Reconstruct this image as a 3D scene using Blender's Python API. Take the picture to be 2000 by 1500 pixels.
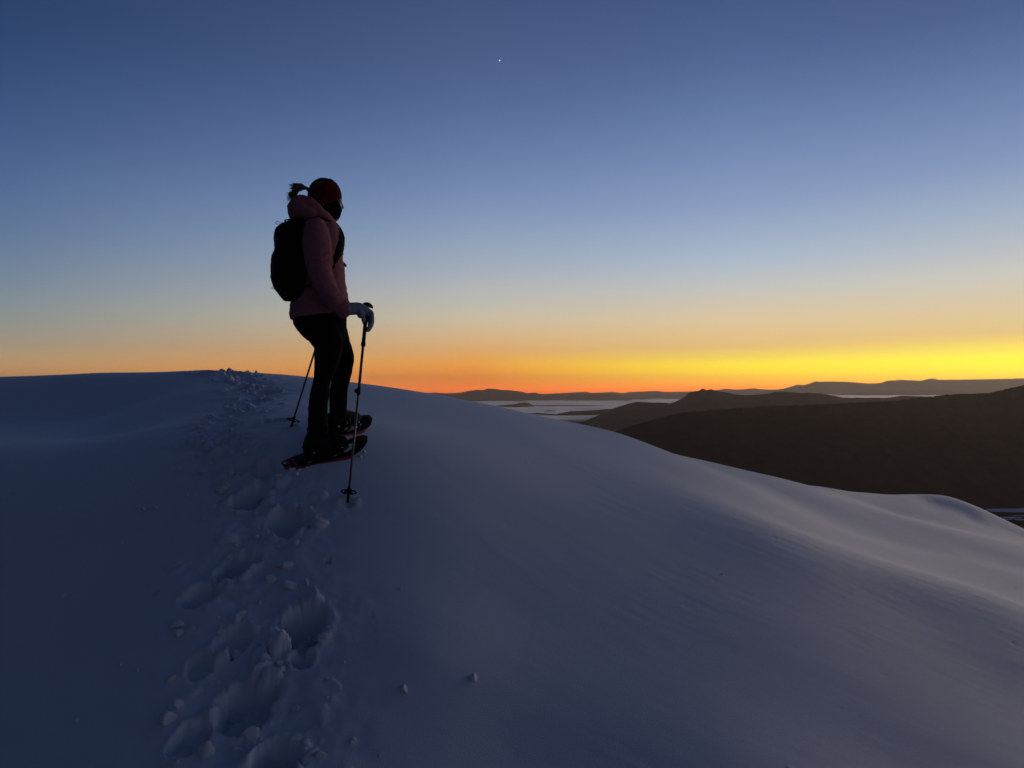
import bpy, bmesh, math, random
import numpy as np
from mathutils import Vector, Matrix, noise as mnoise

random.seed(7)
rng = np.random.default_rng(11)
for o in list(bpy.data.objects):
    bpy.data.objects.remove(o, do_unlink=True)
scene = bpy.context.scene
col = scene.collection
R = math.radians

# ------------------------------------------------------------------ camera
CAMZ = 1.5                      # eye height of the photographer (world z)
F = 1500.0                      # focal length in pixels of a 2000 x 1500 frame
HZ = 760.0                      # row of the true horizon in that frame
cam_d = bpy.data.cameras.new('camera')
cam_d.sensor_width = 36.0
cam_d.lens = 36.0 * F / 2000.0
cam_d.shift_y = (HZ - 750.0) / 2000.0
cam_d.clip_start = 0.05
cam_d.clip_end = 200000.0
cam = bpy.data.objects.new('camera', cam_d)
cam.location = (0, 0, CAMZ)
cam.rotation_euler = (R(90), 0, 0)
col.objects.link(cam)
scene.camera = cam

# ------------------------------------------------------------------ world: dusk sky
SUN_AZ = R(39)                  # bearing of the set sun, clockwise from +Y
world = bpy.data.worlds.new('World')
scene.world = world
world.use_nodes = True


def lin(c):
    out = []
    for v in c:
        v = v / 255.0
        out.append(v / 12.92 if v <= 0.04045 else ((v + 0.055) / 1.055) ** 2.4)
    return tuple(out)


def build_sky():
    nt = world.node_tree
    nt.nodes.clear()
    N, L = nt.nodes.new, nt.links.new
    out = N('ShaderNodeOutputWorld')
    bg = N('ShaderNodeBackground')
    bg.inputs['Strength'].default_value = 1.0
    L(bg.outputs[0], out.inputs[0])
    tc = N('ShaderNodeTexCoord')
    sep = N('ShaderNodeSeparateXYZ')
    L(tc.outputs['Generated'], sep.inputs[0])

    def mth(op, a, b=None, clamp=False):
        n = N('ShaderNodeMath')
        n.operation = op
        n.use_clamp = clamp
        for i, v in enumerate((a, b)):
            if v is None:
                continue
            if isinstance(v, (int, float)):
                n.inputs[i].default_value = v
            else:
                L(v, n.inputs[i])
        return n.outputs[0]
    el = mth('ARCSINE', sep.outputs['Z'])
    elc = mth('MAXIMUM', el, 0.0)
    pos = mth('SQRT', mth('DIVIDE', elc, math.pi / 2))
    hl = mth('MAXIMUM', mth('SQRT', mth('ADD', mth('MULTIPLY', sep.outputs['X'], sep.outputs['X']),
                                        mth('MULTIPLY', sep.outputs['Y'], sep.outputs['Y']))), 1e-4)
    dx = mth('DIVIDE', sep.outputs['X'], hl)
    dy = mth('DIVIDE', sep.outputs['Y'], hl)
    dot = mth('ADD', mth('MULTIPLY', dx, math.sin(SUN_AZ)), mth('MULTIPLY', dy, math.cos(SUN_AZ)))
    dot = mth('MINIMUM', mth('MAXIMUM', dot, -1.0), 1.0)
    ang = mth('MULTIPLY', mth('ARCCOSINE', dot), 180 / math.pi)     # degrees from the set sun

    def ramp(stops):
        n = N('ShaderNodeValToRGB')
        cr = n.color_ramp
        cr.interpolation = 'LINEAR'
        pts = [(math.sqrt(max(e, 0.0) / 90.0), c) for e, c in stops]
        while len(cr.elements) < len(pts):
            cr.elements.new(0.5)
        for k, (p, c) in enumerate(pts):
            cr.elements[k].position = min(1.0, p)
        for k, (p, c) in enumerate(pts):
            cr.elements[k].color = (*c, 1)
        L(pos, n.inputs[0])
        return n.outputs[0]

    def e0(y):      # elevation in degrees of a row at the frame's centre column
        return math.degrees(math.atan((HZ - y) / 1500.0))

    def e1(y):      # and at the frame's edge columns
        return math.degrees(math.atan((HZ - y) / 1803.0))

    def em(y):
        return math.degrees(math.atan((HZ - y) / 1581.0))
    zen = lin((22, 34, 55))
    sun_c = ramp([(0, (2.3, 0.80, 0.004)), (e1(748), (2.4, 1.12, 0.004)), (e1(730), (2.2, 1.42, 0.006)),
                  (e1(700), (1.75, 1.30, 0.050)), (e1(682), (1.28, 1.0, .12)), (e1(662), (1.06, .76, .18)), (e1(648), lin((244, 210, 138))),
                  (e1(600), lin((229, 208, 166))), (e1(530), lin((208, 206, 197))), (e1(470), lin((185, 192, 201))),
                  (e1(400), lin((160, 178, 201))), (e1(300), lin((131, 152, 191))), (e1(200), lin((111, 135, 178))),
                  (e1(100), lin((91, 115, 159))), (e1(0), lin((74, 97, 142))), (34, lin((46, 63, 98))), (55, lin((28, 41, 66))), (90, zen)])
    mid_c = ramp([(0, (2.5, .46, .002)), (em(754), (2.2, .58, .003)), (em(742), (1.9, .86, .004)), (em(728), (1.65, 1.08, .010)), (em(712), (1.40, 1.06, .035)), (em(695), (1.08, .80, .12)),
                  (em(676), lin((246, 203, 128))), (em(620), lin((230, 206, 166))), (em(560), lin((201, 201, 196))),
                  (em(500), lin((172, 189, 208))), (em(400), lin((140, 161, 196))), (em(300), lin((118, 141, 183))),
                  (em(200), lin((97, 122, 166))), (em(100), lin((80, 103, 148))), (em(0), lin((68, 91, 135))),
                  (34, lin((44, 60, 94))), (55, lin((27, 40, 65))), (90, zen)])
    ctr_c = ramp([(0, (1.75, .30, .001)), (e0(755), (1.6, .32, .002)), (e0(748), (1.40, .33, .003)), (e0(738), (1.25, .35, .008)), (e0(722), (1.16, .40, .030)),
                  (e0(704), (1.02, .44, .080)), (e0(685), lin((236, 180, 112))), (e0(655), lin((224, 189, 142))), (e0(620), lin((208, 196, 170))),
                  (e0(570), lin((187, 188, 187))), (e0(520), lin((164, 176, 191))), (e0(450), lin((139, 160, 190))),
                  (e0(380), lin((120, 142, 182))), (e0(300), lin((102, 125, 168))), (e0(200), lin((83, 107, 151))),
                  (e0(118), lin((74, 95, 138))), (e0(0), lin((63, 84, 127))), (36, lin((40, 55, 88))), (55, lin((26, 38, 62))), (90, zen)])
    lef_c = ramp([(0, (1.0, .40, .10)), (e1(735), lin((226, 172, 112))), (e1(715), lin((208, 168, 118))), (e1(695), lin((188, 164, 128))), (e1(675), lin((170, 157, 135))),
                  (e1(640), lin((148, 152, 147))), (e1(600), lin((131, 145, 152))), (e1(540), lin((111, 133, 156))),
                  (e1(450), lin((91, 117, 153))), (e1(340), lin((74, 101, 145))), (e1(250), lin((61, 87, 132))),
                  (e1(150), lin((50, 76, 120))), (e1(60), lin((42, 67, 110))), (e1(0), lin((38, 63, 104))), (34, lin((26, 40, 68))), (55, lin((24, 36, 58))), (90, zen)])
    ant_c = ramp([(0, lin((46, 46, 60))), (3, lin((54, 50, 64))), (8, lin((46, 48, 68))), (15, lin((34, 42, 66))),
                  (30, lin((28, 40, 64))), (60, lin((23, 34, 55))), (90, zen)])

    def mix(a, b, lo, hi):
        mr = N('ShaderNodeMapRange')
        mr.interpolation_type = 'LINEAR'
        mr.inputs['From Min'].default_value = lo
        mr.inputs['From Max'].default_value = hi
        L(ang, mr.inputs['Value'])
        m = N('ShaderNodeMix')
        m.data_type = 'RGBA'
        L(mr.outputs[0], m.inputs[0])
        L(a, m.inputs[6])
        L(b, m.inputs[7])
        return m.outputs[2]
    c = mix(sun_c, mid_c, 5, 23)
    c = mix(c, ctr_c, 23, 42)
    c = mix(c, lef_c, 42, 75)
    c = mix(c, ant_c, 75, 150)
    # land below the horizon (never in view) is dark
    mr = N('ShaderNodeMapRange')
    mr.inputs['From Min'].default_value = -0.02
    mr.inputs['From Max'].default_value = 0.0
    L(el, mr.inputs['Value'])
    m = N('ShaderNodeMix')
    m.data_type = 'RGBA'
    L(mr.outputs[0], m.inputs[0])
    m.inputs[6].default_value = (*lin((30, 26, 28)), 1)
    L(c, m.inputs[7])
    L(m.outputs[2], bg.inputs['Color'])


build_sky()

# the last afterglow of the set sun: low, broad, warm and weak
sun_d = bpy.data.lights.new('sun', 'SUN')
sun_d.energy = 0.55
sun_d.angle = R(30)
sun_d.color = (1.0, 0.76, 0.61)
sun = bpy.data.objects.new('sun', sun_d)
_el = R(2.0)
_to = Vector((math.sin(SUN_AZ) * math.cos(_el), math.cos(SUN_AZ) * math.cos(_el), math.sin(_el)))
sun.rotation_euler = (-_to).to_track_quat('-Z', 'Y').to_euler()
sun.location = (20, 20, 20)
col.objects.link(sun)

scene.view_settings.view_transform = 'Standard'
scene.view_settings.look = 'None'
scene.view_settings.exposure = 0.0
scene.view_settings.gamma = 1.0
scene.view_settings.use_curve_mapping = False
scene.render.engine = 'CYCLES'
scene.cycles.use_denoising = True
scene.cycles.max_bounces = 16
scene.cycles.diffuse_bounces = 4
scene.cycles.glossy_bounces = 3
scene.cycles.volume_bounces = 14
scene.cycles.use_fast_gi = False
world.cycles.sampling_method = 'MANUAL'
world.cycles.sample_map_resolution = 1024

# ------------------------------------------------------------------ helpers


def tag(o, label=None, cat=None, group=None, kind=None):
    if label: o['label'] = label
    if cat: o['category'] = cat
    if group: o['group'] = group
    if kind: o['kind'] = kind
    return o


def mesh_np(name, V, Q, smooth=True):
    """mesh from numpy vertices (n,3) and quads or triangles (m,k)"""
    me = bpy.data.meshes.new(name)
    V = np.asarray(V, dtype=np.float32)
    Q = np.asarray(Q, dtype=np.int32)
    k = Q.shape[1]
    me.vertices.add(len(V))
    me.vertices.foreach_set('co', V.ravel())
    me.loops.add(Q.size)
    me.loops.foreach_set('vertex_index', Q.ravel())
    me.polygons.add(len(Q))
    me.polygons.foreach_set('loop_start', np.arange(0, Q.size, k, dtype=np.int32))
    me.polygons.foreach_set('use_smooth', np.full(len(Q), smooth, dtype=bool))
    me.update(calc_edges=True)
    me.validate()
    return me


def link(name, me, mat=None, parent=None):
    o = bpy.data.objects.new(name, me)
    col.objects.link(o)
    if mat is not None and me is not None:
        if len(me.materials) == 0:
            me.materials.append(mat)
    if parent is not None:
        o.parent = parent
    return o


def grid_quads(n, m, wrap=False):
    """quads of an n x m vertex grid (index i*m+j); wrap closes the first axis"""
    i = np.arange(n if wrap else n - 1)
    j = np.arange(m - 1)
    I, J = np.meshgrid(i, j, indexing='ij')
    I2 = (I + 1) % n
    return np.stack([I * m + J, I2 * m + J, I2 * m + J + 1, I * m + J + 1], -1).reshape(-1, 4)


def _hash(ix, iy, s):
    h = (ix.astype(np.int64) * 374761393 + iy.astype(np.int64) * 668265263 + s * 1442695041) & 0xffffffff
    h = ((h ^ (h >> 13)) * 1274126177) & 0xffffffff
    h = ((h ^ (h >> 16)) * 2246822519) & 0xffffffff
    return ((h ^ (h >> 15)) & 0xffffff) / float(0xffffff)


def vnoise(x, y, s=0):
    """smooth gradient noise, about -1..1"""
    ix, iy = np.floor(x), np.floor(y)
    fx, fy = x - ix, y - iy
    ux = fx * fx * fx * (fx * (fx * 6 - 15) + 10)
    uy = fy * fy * fy * (fy * (fy * 6 - 15) + 10)

    def g(ax, ay):
        a = _hash(ix + ax, iy + ay, s) * 2 * np.pi
        return np.cos(a) * (fx - ax) + np.sin(a) * (fy - ay)
    n0 = g(0, 0) * (1 - ux) + g(1, 0) * ux
    n1 = g(0, 1) * (1 - ux) + g(1, 1) * ux
    return 1.45 * (n0 * (1 - uy) + n1 * uy)


def fbm(x, y, oct=4, s=0, gain=0.5):
    v, a = 0, 1.0
    for k in range(oct):
        v = v + a * vnoise(x * 2 ** k, y * 2 ** k, s + 17 * k)
        a *= gain
    return v


def worley(x, y, s=0):
    """nearest and second-nearest feature distance plus the id of the nearest cell"""
    ix, iy = np.floor(x), np.floor(y)
    d1 = np.full(x.shape, 9.0)
    d2 = np.full(x.shape, 9.0)
    cid = np.zeros(x.shape)
    for ax in (-1, 0, 1):
        for ay in (-1, 0, 1):
            px = ix + ax + _hash(ix + ax, iy + ay, s)
            py = iy + ay + _hash(ix + ax, iy + ay, s + 5)
            d = np.hypot(px - x, py - y)
            near = d < d1
            d2 = np.where(near, d1, np.minimum(d2, d))
            cid = np.where(near, _hash(ix + ax, iy + ay, s + 9), cid)
            d1 = np.where(near, d, d1)
    return d1, d2, cid


def sstep(a, b, x):
    t = np.clip((x - a) / (b - a), 0, 1)
    return t * t * (3 - 2 * t)


# ------------------------------------------------------------------ materials


def material(name):
    m = bpy.data.materials.new(name)
    m.use_nodes = True
    nt = m.node_tree
    b = nt.nodes['Principled BSDF']
    return m, nt, b


def plain(name, c, rough=0.7, metal=0.0, var=0.12, scale=30.0, bump=0.0, bscale=200.0, spec=0.5):
    """principled material with a faint procedural mottling and an optional fine bump"""
    m, nt, b = material(name)
    N, L = nt.nodes.new, nt.links.new
    tc = N('ShaderNodeTexCoord')
    n = N('ShaderNodeTexNoise')
    n.inputs['Scale'].default_value = scale
    n.inputs['Detail'].default_value = 4
    L(tc.outputs['Object'], n.inputs['Vector'])
    mx = N('ShaderNodeMix')
    mx.data_type = 'RGBA'
    mx.inputs[6].default_value = (*[v * (1 - var) for v in c], 1)
    mx.inputs[7].default_value = (*[min(1, v * (1 + var)) for v in c], 1)
    L(n.outputs[0], mx.inputs[0])
    L(mx.outputs[2], b.inputs['Base Color'])
    b.inputs['Roughness'].default_value = rough
    b.inputs['Metallic'].default_value = metal
    b.inputs['Specular IOR Level'].default_value = spec
    if bump:
        n2 = N('ShaderNodeTexNoise')
        n2.inputs['Scale'].default_value = bscale
        n2.inputs['Detail'].default_value = 3
        L(tc.outputs['Object'], n2.inputs['Vector'])
        bp = N('ShaderNodeBump')
        bp.inputs['Strength'].default_value = bump
        bp.inputs['Distance'].default_value = 0.004
        L(n2.outputs[0], bp.inputs['Height'])
        L(bp.outputs[0], b.inputs['Normal'])
    return m


def snow_material():
    m, nt, b = material('snow')
    N, L = nt.nodes.new, nt.links.new
    tc = N('ShaderNodeTexCoord')
    b.inputs['Roughness'].default_value = 0.6
    b.inputs['Specular IOR Level'].default_value = 0.4
    n0 = N('ShaderNodeTexNoise')
    n0.inputs['Scale'].default_value = 1.3
    n0.inputs['Detail'].default_value = 3
    L(tc.outputs['Object'], n0.inputs['Vector'])
    mx = N('ShaderNodeMix')
    mx.data_type = 'RGBA'
    mx.inputs[6].default_value = (.67, .70, .75, 1)
    mx.inputs[7].default_value = (.74, .76, .80, 1)
    L(n0.outputs[0], mx.inputs[0])
    L(mx.outputs[2], b.inputs['Base Color'])
    # grains, and faint wind ripples combed along the slope
    n1 = N('ShaderNodeTexNoise')
    n1.inputs['Scale'].default_value = 240
    n1.inputs['Detail'].default_value = 3
    L(tc.outputs['Object'], n1.inputs['Vector'])
    b1 = N('ShaderNodeBump')
    b1.inputs['Strength'].default_value = 0.5
    b1.inputs['Distance'].default_value = 0.004
    L(n1.outputs[0], b1.inputs['Height'])
    L(b1.outputs[0], b.inputs['Normal'])
    return m


M_snow = snow_material()

# ------------------------------------------------------------------ snow hill


def ray(px, py):
    return ((px - 1000.0) / F, 1.0, (HZ - py) / F)


def at(px, py, d):
    a = ray(px, py)
    return (a[0] * d, d, a[2] * d)          # relative to the eye


CTRL = []       # (x, y, z) relative to the eye


def cp(px, *rows):
    for py, d in rows:
        CTRL.append(at(px, py, d))


CREST = [(-300, 752, 13.0), (0, 736, 12), (200, 728, 11), (380, 723.5, 10), (500, 728, 9.9), (600, 736, 9.6), (700, 748, 9.2),
         (830, 767, 8.9), (1000, 800, 8.8), (1100, 822, 8.9), (1180, 838, 9.1), (1300, 880, 9.7), (1400, 905, 10.9), (1500, 928, 12.4),
         (1600, 950, 13.7), (1700, 963, 14.7), (1775, 965.5, 15.2), (1850, 969, 15.3), (2000, 1033, 13.4), (2300, 1140, 11.5)]
CREST_ADJ = [0.0, 5.36, -0.67, -0.46, -0.09, -0.02, 0.98, 0.88, -0.68, 5.87, -3.01, -0.01, 0.04, -1.27, -0.94, -0.01, 2.36, -3.73, 18.49, 0.0]
#CREST_ADJ_HERE


def build_ctrl():
    CTRL.clear()
    for (px, py, d), a in zip(CREST, CREST_ADJ):
        p = at(px, py + a, d)
        CTRL.append(p)
        # the far side of the brow falls away
        k = (d + 5.0) / d
        fall = 1.5 if px < 1120 else (1.05 if px < 1750 else 1.5)
        CTRL.append((p[0] * k, p[1] * k, p[2] * k - fall))
        k = (d + 22.0) / d
        CTRL.append((p[0] * k, p[1] * k, p[2] * k - 11))
    cp(0, (1500, 2.6), (1100, 3.95), (960, 4.75), (900, 5.25), (868, 5.8), (842, 7.2), (800, 9.0))
    cp(200, (1250, 3.25), (1000, 4.3), (930, 4.85), (885, 5.4), (858, 6.5), (815, 8.1))
    cp(380, (1500, 2.5), (1200, 3.3), (1000, 4.25), (900, 4.95), (850, 5.5), (820, 6.0), (760, 8.0))
    cp(600, (1500, 2.5), (1200, 3.25), (1000, 4.05), (908, 4.5), (860, 4.78), (838, 5.0), (812, 5.5), (790, 6.2), (770, 7.3))
    cp(700, (1300, 3.0), (983, 4.15), (880, 4.75), (842, 5.15), (815, 5.9))
    cp(830, (1250, 3.05), (1000, 4.15), (880, 5.0), (820, 6.2))
    cp(1000, (1500, 2.7), (1200, 3.55), (1015, 4.45), (898, 5.5), (838, 6.8))
    cp(1250, (1300, 3.35), (1100, 4.4), (980, 5.6), (910, 7.0))
    cp(1500, (1500, 2.75), (1200, 4.1), (1085, 5.15), (1000, 7.3), (955, 10.2))
    cp(1750, (1500, 3.0), (1300, 3.9), (1200, 4.8), (1120, 6.1), (1055, 8.8), (1005, 12.3))
    cp(2000, (1500, 3.1), (1300, 4.3), (1200, 5.5), (1120, 7.8), (1065, 10.3))
    cp(2300, (1500, 3.7), (1300, 5.4))
    cp(-300, (1500, 2.7), (1000, 4.7), (880, 5.8), (850, 7.4))
    CTRL.extend([(0, 0, -1.5), (-2.5, 0.3, -1.55), (2.5, 0.3, -1.72), (0, -4, -2.2), (-5, -3, -2.0), (5, -3, -2.6),
                 (0, -12, -5.2), (-12, -8, -4.2), (12, -8, -6.0), (-12, 3, -1.9), (12, 2, -3.6), (-20, 10, -2.4), (-30, 26, -9),
                 (22, 8, -7.5), (0, -32, -17), (-32, -16, -14), (32, -12, -18), (-36, 8, -10), (36, 14, -17)])


class TPS:
    def __init__(self, P, lam=0.25):
        P = np.array(P)
        n = len(P)
        self.c = P[:, :2]
        K = self.k(np.hypot(P[:, None, 0] - P[None, :, 0], P[:, None, 1] - P[None, :, 1]))
        K += lam * np.eye(n)
        A = np.zeros((n + 3, n + 3))
        A[:n, :n] = K
        A[:n, n] = 1
        A[:n, n + 1:] = self.c
        A[n:, :n] = A[:n, n:].T
        b = np.zeros(n + 3)
        b[:n] = P[:, 2]
        self.w = np.linalg.solve(A, b)

    @staticmethod
    def k(r):
        return np.where(r > 1e-9, r * r * np.log(r + 1e-12), 0.0)

    def __call__(self, x, y):
        v = self.w[-3] + self.w[-2] * x + self.w[-1] * y
        for (cx, cy), w in zip(self.c, self.w):
            v = v + w * self.k(np.hypot(x - cx, y - cy))
        return v


def ridge(x, y, pts, amp, wn, wf, taper=True):
    """a drift along a polyline: steep side wn (towards the eye), soft side wf (away)"""
    p = np.array(pts, float)
    tk = np.arange(len(p))
    ts = np.linspace(0, len(p) - 1, 40)
    q = np.stack([np.interp(ts, tk, p[:, 0]), np.interp(ts, tk, p[:, 1])], 1)
    for _ in range(12):                       # round the corners of the polyline
        q[1:-1] = .25 * q[:-2] + .5 * q[1:-1] + .25 * q[2:]
    best = np.full(x.shape, 1e9)
    sd = np.zeros(x.shape)
    tt = np.zeros(x.shape)
    n = len(q) - 1
    for k in range(n):
        ax, ay = q[k]
        bx, by = q[k + 1]
        ux, uy = bx - ax, by - ay
        l2 = ux * ux + uy * uy
        t = np.clip(((x - ax) * ux + (y - ay) * uy) / l2, 0, 1)
        d = np.hypot(ax + t * ux - x, ay + t * uy - y)
        c = (ux * (y - ay) - uy * (x - ax)) / math.sqrt(l2)
        m = d < best
        best = np.where(m, d, best)
        sd = np.where(m, c, sd)
        tt = np.where(m, (k + t) / n, tt)
    w = wn + (wf - wn) * sstep(-.35, .35, sd)
    cx_, cy_ = q[-1] - q[0]
    tt = np.clip(((x - q[0][0]) * cx_ + (y - q[0][1]) * cy_) / (cx_ * cx_ + cy_ * cy_), 0, 1)
    env = sstep(0, .45, tt) * (sstep(0, .3, 1 - tt) if taper else 1.0)
    return amp * np.exp(-(best / w) ** 2) * env


build_ctrl()
tps = TPS(CTRL)
RIDGES = []


def base_h(x, y):
    """height of the smooth snow, relative to the eye"""
    x = np.asarray(x, float)
    y = np.asarray(y, float)
    r = np.hypot(x, y)
    rc = np.minimum(r, 34.0)
    k = rc / np.maximum(r, 1e-6)
    z = tps(x * k, y * k) - 0.55 * (r - rc)
    for a in RIDGES:
        z = z + ridge(x, y, *a)
    z = z + 0.012 * fbm(x * .45, y * .45, 2, 3) * sstep(1.5, 4, r)
    return z


def ground(px, py, h=base_h):
    """where the sight line through a pixel meets the snow"""
    a = ray(px, py)
    d = np.concatenate([np.linspace(1.2, 9, 1600), np.linspace(9.01, 24, 900)])
    z = h(a[0] * d, d)
    below = np.nonzero(a[2] * d < z)[0]
    dd = d[below[0]] if len(below) else 12.0
    return np.array((a[0] * dd, dd, a[2] * dd))


def gp(pts):
    return [tuple(ground(*p)[:2]) for p in pts]


_r = [
    (gp([(1080, 905), (1300, 975), (1500, 1062), (1750, 1145), (2000, 1225), (2300, 1320)]), 0.13, 0.9, 0.95),
    (gp([(1770, 976), (1840, 984), (1890, 1000), (1940, 1026)]), -0.05, 0.7, 0.55),
    (gp([(1480, 985), (1700, 1012), (1850, 1040), (2000, 1090), (2200, 1150)]), -0.05, 1.1, 1.0),
]
RIDGES.extend(_r)
#CREST_ADJ2_HERE

PATH = gp([(440, 727), (480, 745), (505, 770), (455, 800), (430, 850), (445, 900), (495, 960), (540, 1020), (480, 1100), (530, 1210), (470, 1360), (500, 1480)])
PATH.append((PATH[-1][0] + .05, 1.2))
PATH.append((PATH[-1][0] + .1, -1.0))
# far side of the brow
PATH.insert(0, (PATH[0][0] - .7, PATH[0][1] + 2.5))

# px, py, half length, half width, yaw of the long axis from +Y (deg), depth, rim
PRINTS = [(590, 1222, .125, .098, -12, .14, .026), (482, 1372, .125, .10, 0, .11, .024), (465, 1100, .115, .088, 14, .13, .026),
          (392, 1160, .085, .075, 10, .055, .015), (562, 1016, .14, .095, -50, .12, .030), (490, 968, .115, .095, 5, .15, .030),
          (425, 868, .16, .10, 20, .07, .03), (540, 822, .14, .065, -60, .045, .01), (452, 803, .15, .09, 25, .06, .02),
          (512, 782, .15, .08, -30, .06, .02), (520, 764, .17, .09, -50, .07, .02), (470, 756, .18, .10, 20, .07, .022),
          (432, 742, .2, .11, -40, .08, .024), (480, 738, .22, .11, 10, .08, .024), (458, 730, .22, .11, -20, .08, .024), (405, 728, .26, .12, -60, .08, .03),
          (590, 1285, .045, .045, 0, .06, .01), (640, 1096, .014, .014, 0, .05, .003), (535, 1490, .10, .08, -20, .09, .02),
          (520, 912, .12, .085, -40, .09, .02), (372, 1440, .08, .06, 10, .05, .015), (480, 905, .11, .075, -20, .06, .02),
          (370, 862, .09, .05, 30, .03, .01), (455, 1250, .09, .065, 12, .05, .02), (390, 1300, .07, .05, -10, .03, .010)]
_pw = [(ground(p[0], p[1])[:2], *p[2:]) for p in PRINTS]


def path_dist(x, y):
    best = np.full(x.shape, 1e9)
    for (ax, ay), (bx, by) in zip(PATH[:-1], PATH[1:]):
        ux, uy = bx - ax, by - ay
        t = np.clip(((x - ax) * ux + (y - ay) * uy) / (ux * ux + uy * uy), 0, 1)
        best = np.minimum(best, np.hypot(ax + t * ux - x, ay + t * uy - y))
    return best


POLE_HOLES = []


def detail(x, y):
    """footprints and churned snow of the track (metres)"""
    dz = np.zeros(x.shape)
    pd = path_dist(x, y)
    wob = .07 * fbm(x * 2.3, y * 2.3, 2, 31)
    churn = sstep(.25, .09, pd + wob)
    patch = sstep(-.35, .35, fbm(x * 3.1, y * 3.1, 2, 77))
    # broken crust: lumps with flat tops and cracks between them
    wx, wy = x + .02 * vnoise(x * 14, y * 14, 5), y + .02 * vnoise(x * 14, y * 14, 6)
    d1, d2, cid = worley(wx / .085, wy / .085, 3)
    lump = np.maximum(cid - .45, 0) * sstep(.02, .30, d2 - d1)
    d1b, d2b, cidb = worley(wx / .04, wy / .04, 8)
    lump2 = np.maximum(cidb - .55, 0) * sstep(.02, .4, d2b - d1b)
    dz += churn * (-.020 + patch * (.080 * lump + .035 * lump2) + .010 * fbm(x * 9, y * 9, 3, 12))
    # a softer apron of thrown snow
    apron = sstep(.50, .2, pd + wob) * (1 - churn)
    dz += apron * (.010 * fbm(x * 6, y * 6, 3, 21) + .05 * np.maximum(cid - .86, 0) / .14 * sstep(.1, .5, d2 - d1) * sstep(.1, .5, patch) * .5)
    for c, a, b, yaw, dep, rim in _pw:
        s, co = math.sin(R(yaw)), math.cos(R(yaw))
        ux, uy = x - c[0], y - c[1]
        m = (ux * ux + uy * uy) < (2.2 * a) ** 2
        if not m.any():
            continue
        ux, uy = ux[m], uy[m]
        wj = .016 * min(1, a / .1)
        ux = ux + wj * (vnoise(x[m] * 13, y[m] * 13, 41) + .45 * vnoise(x[m] * 41, y[m] * 41, 44))
        uy = uy + wj * (vnoise(x[m] * 13, y[m] * 13, 42) + .45 * vnoise(x[m] * 41, y[m] * 41, 45))
        lu, lv = ux * s + uy * co, ux * co - uy * s
        rho = (np.abs(lu / a) ** 2.6 + np.abs(lv / b) ** 2.6) ** (1 / 2.6)
        rho = rho + min(1, a / .08) * (.12 * (cidb[m] - .5) * sstep(.0, .25, d2b[m] - d1b[m]) + .26 * (cid[m] - .5) * sstep(.0, .2, d2[m] - d1[m]))
        hole = sstep(1.07, .80, rho)
        lip = np.exp(-((rho - 1.22) / .20) ** 2) * (.25 + .6 * np.maximum(0, vnoise(x[m] * 9 + 3, y[m] * 9, 43)) + 1.1 * lump[m] + .5 * lump2[m])
        floor = .10 * dep * fbm(x[m] * 17, y[m] * 17, 3, 55)
        v = dz[m]
        dz[m] = v * (1 - .75 * hole) - hole * (dep + floor) + rim * lip
    for hx, hy, hr, hd in POLE_HOLES:
        rr = np.hypot(x - hx, y - hy)
        dz += -hd * sstep(hr, hr * .4, rr) + .006 * np.exp(-((rr - 1.6 * hr) / (.5 * hr)) ** 2)
    return dz


def drift_detail(x, y):
    """wind-combed ripples and pits of the open slope (millimetres to a centimetre)"""
    s, c = math.sin(R(28)), math.cos(R(28))
    u, v = x * c - y * s, x * s + y * c
    soft = .0009 * fbm(u * 1.6, v * 5.5, 3, 90)
    m = sstep(-.1, .7, fbm(x * .55 + 3, y * .55, 2, 95))
    comb = .0012 * m * fbm(u * 5, v * 20, 3, 97)
    crust = ridge(x, y, _r[0][0], 1.0, .9, .9)          # wind crust along the crest of the big drift
    comb = comb + crust * (.0014 * fbm(u * 4, v * 15, 3, 101) + .0012 * np.maximum(0, fbm(u * 9, v * 30, 2, 105)))
    d1, d2, cid = worley(x / .22, y / .22, 61)
    crumb = .010 * (cid > .96) * sstep(.10, .03, d1)
    pit = -.010 * (cid < .05) * sstep(.12, .03, d1)
    return soft + comb + (crumb + pit) * sstep(-.2, .4, vnoise(x * .7, y * .7, 99))


def snow_h(x, y):
    x = np.asarray(x, float)
    y = np.asarray(y, float)
    z = base_h(x, y)
    r = np.hypot(x, y)
    near = (r < 20)
    if near.any():
        z = np.array(z)
        z[near] += drift_detail(x[near], y[near]) * sstep(19, 16, r[near])
        pd = path_dist(x, y)
        m = near & (pd < 1.0)
        if m.any():
            z[m] += detail(x[m], y[m])
        if POLE_HOLES:
            for hx, hy, hr, hd in POLE_HOLES:
                mm = near & ~m & (np.hypot(x - hx, y - hy) < .3)
                if mm.any():
                    rr = np.hypot(x[mm] - hx, y[mm] - hy)
                    z[mm] += -hd * sstep(hr, hr * .4, rr) + .008 * np.exp(-((rr - 1.6 * hr) / (.5 * hr)) ** 2) * (.5 + vnoise(x[mm] * 30, y[mm] * 30, 7))
    return z


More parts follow.
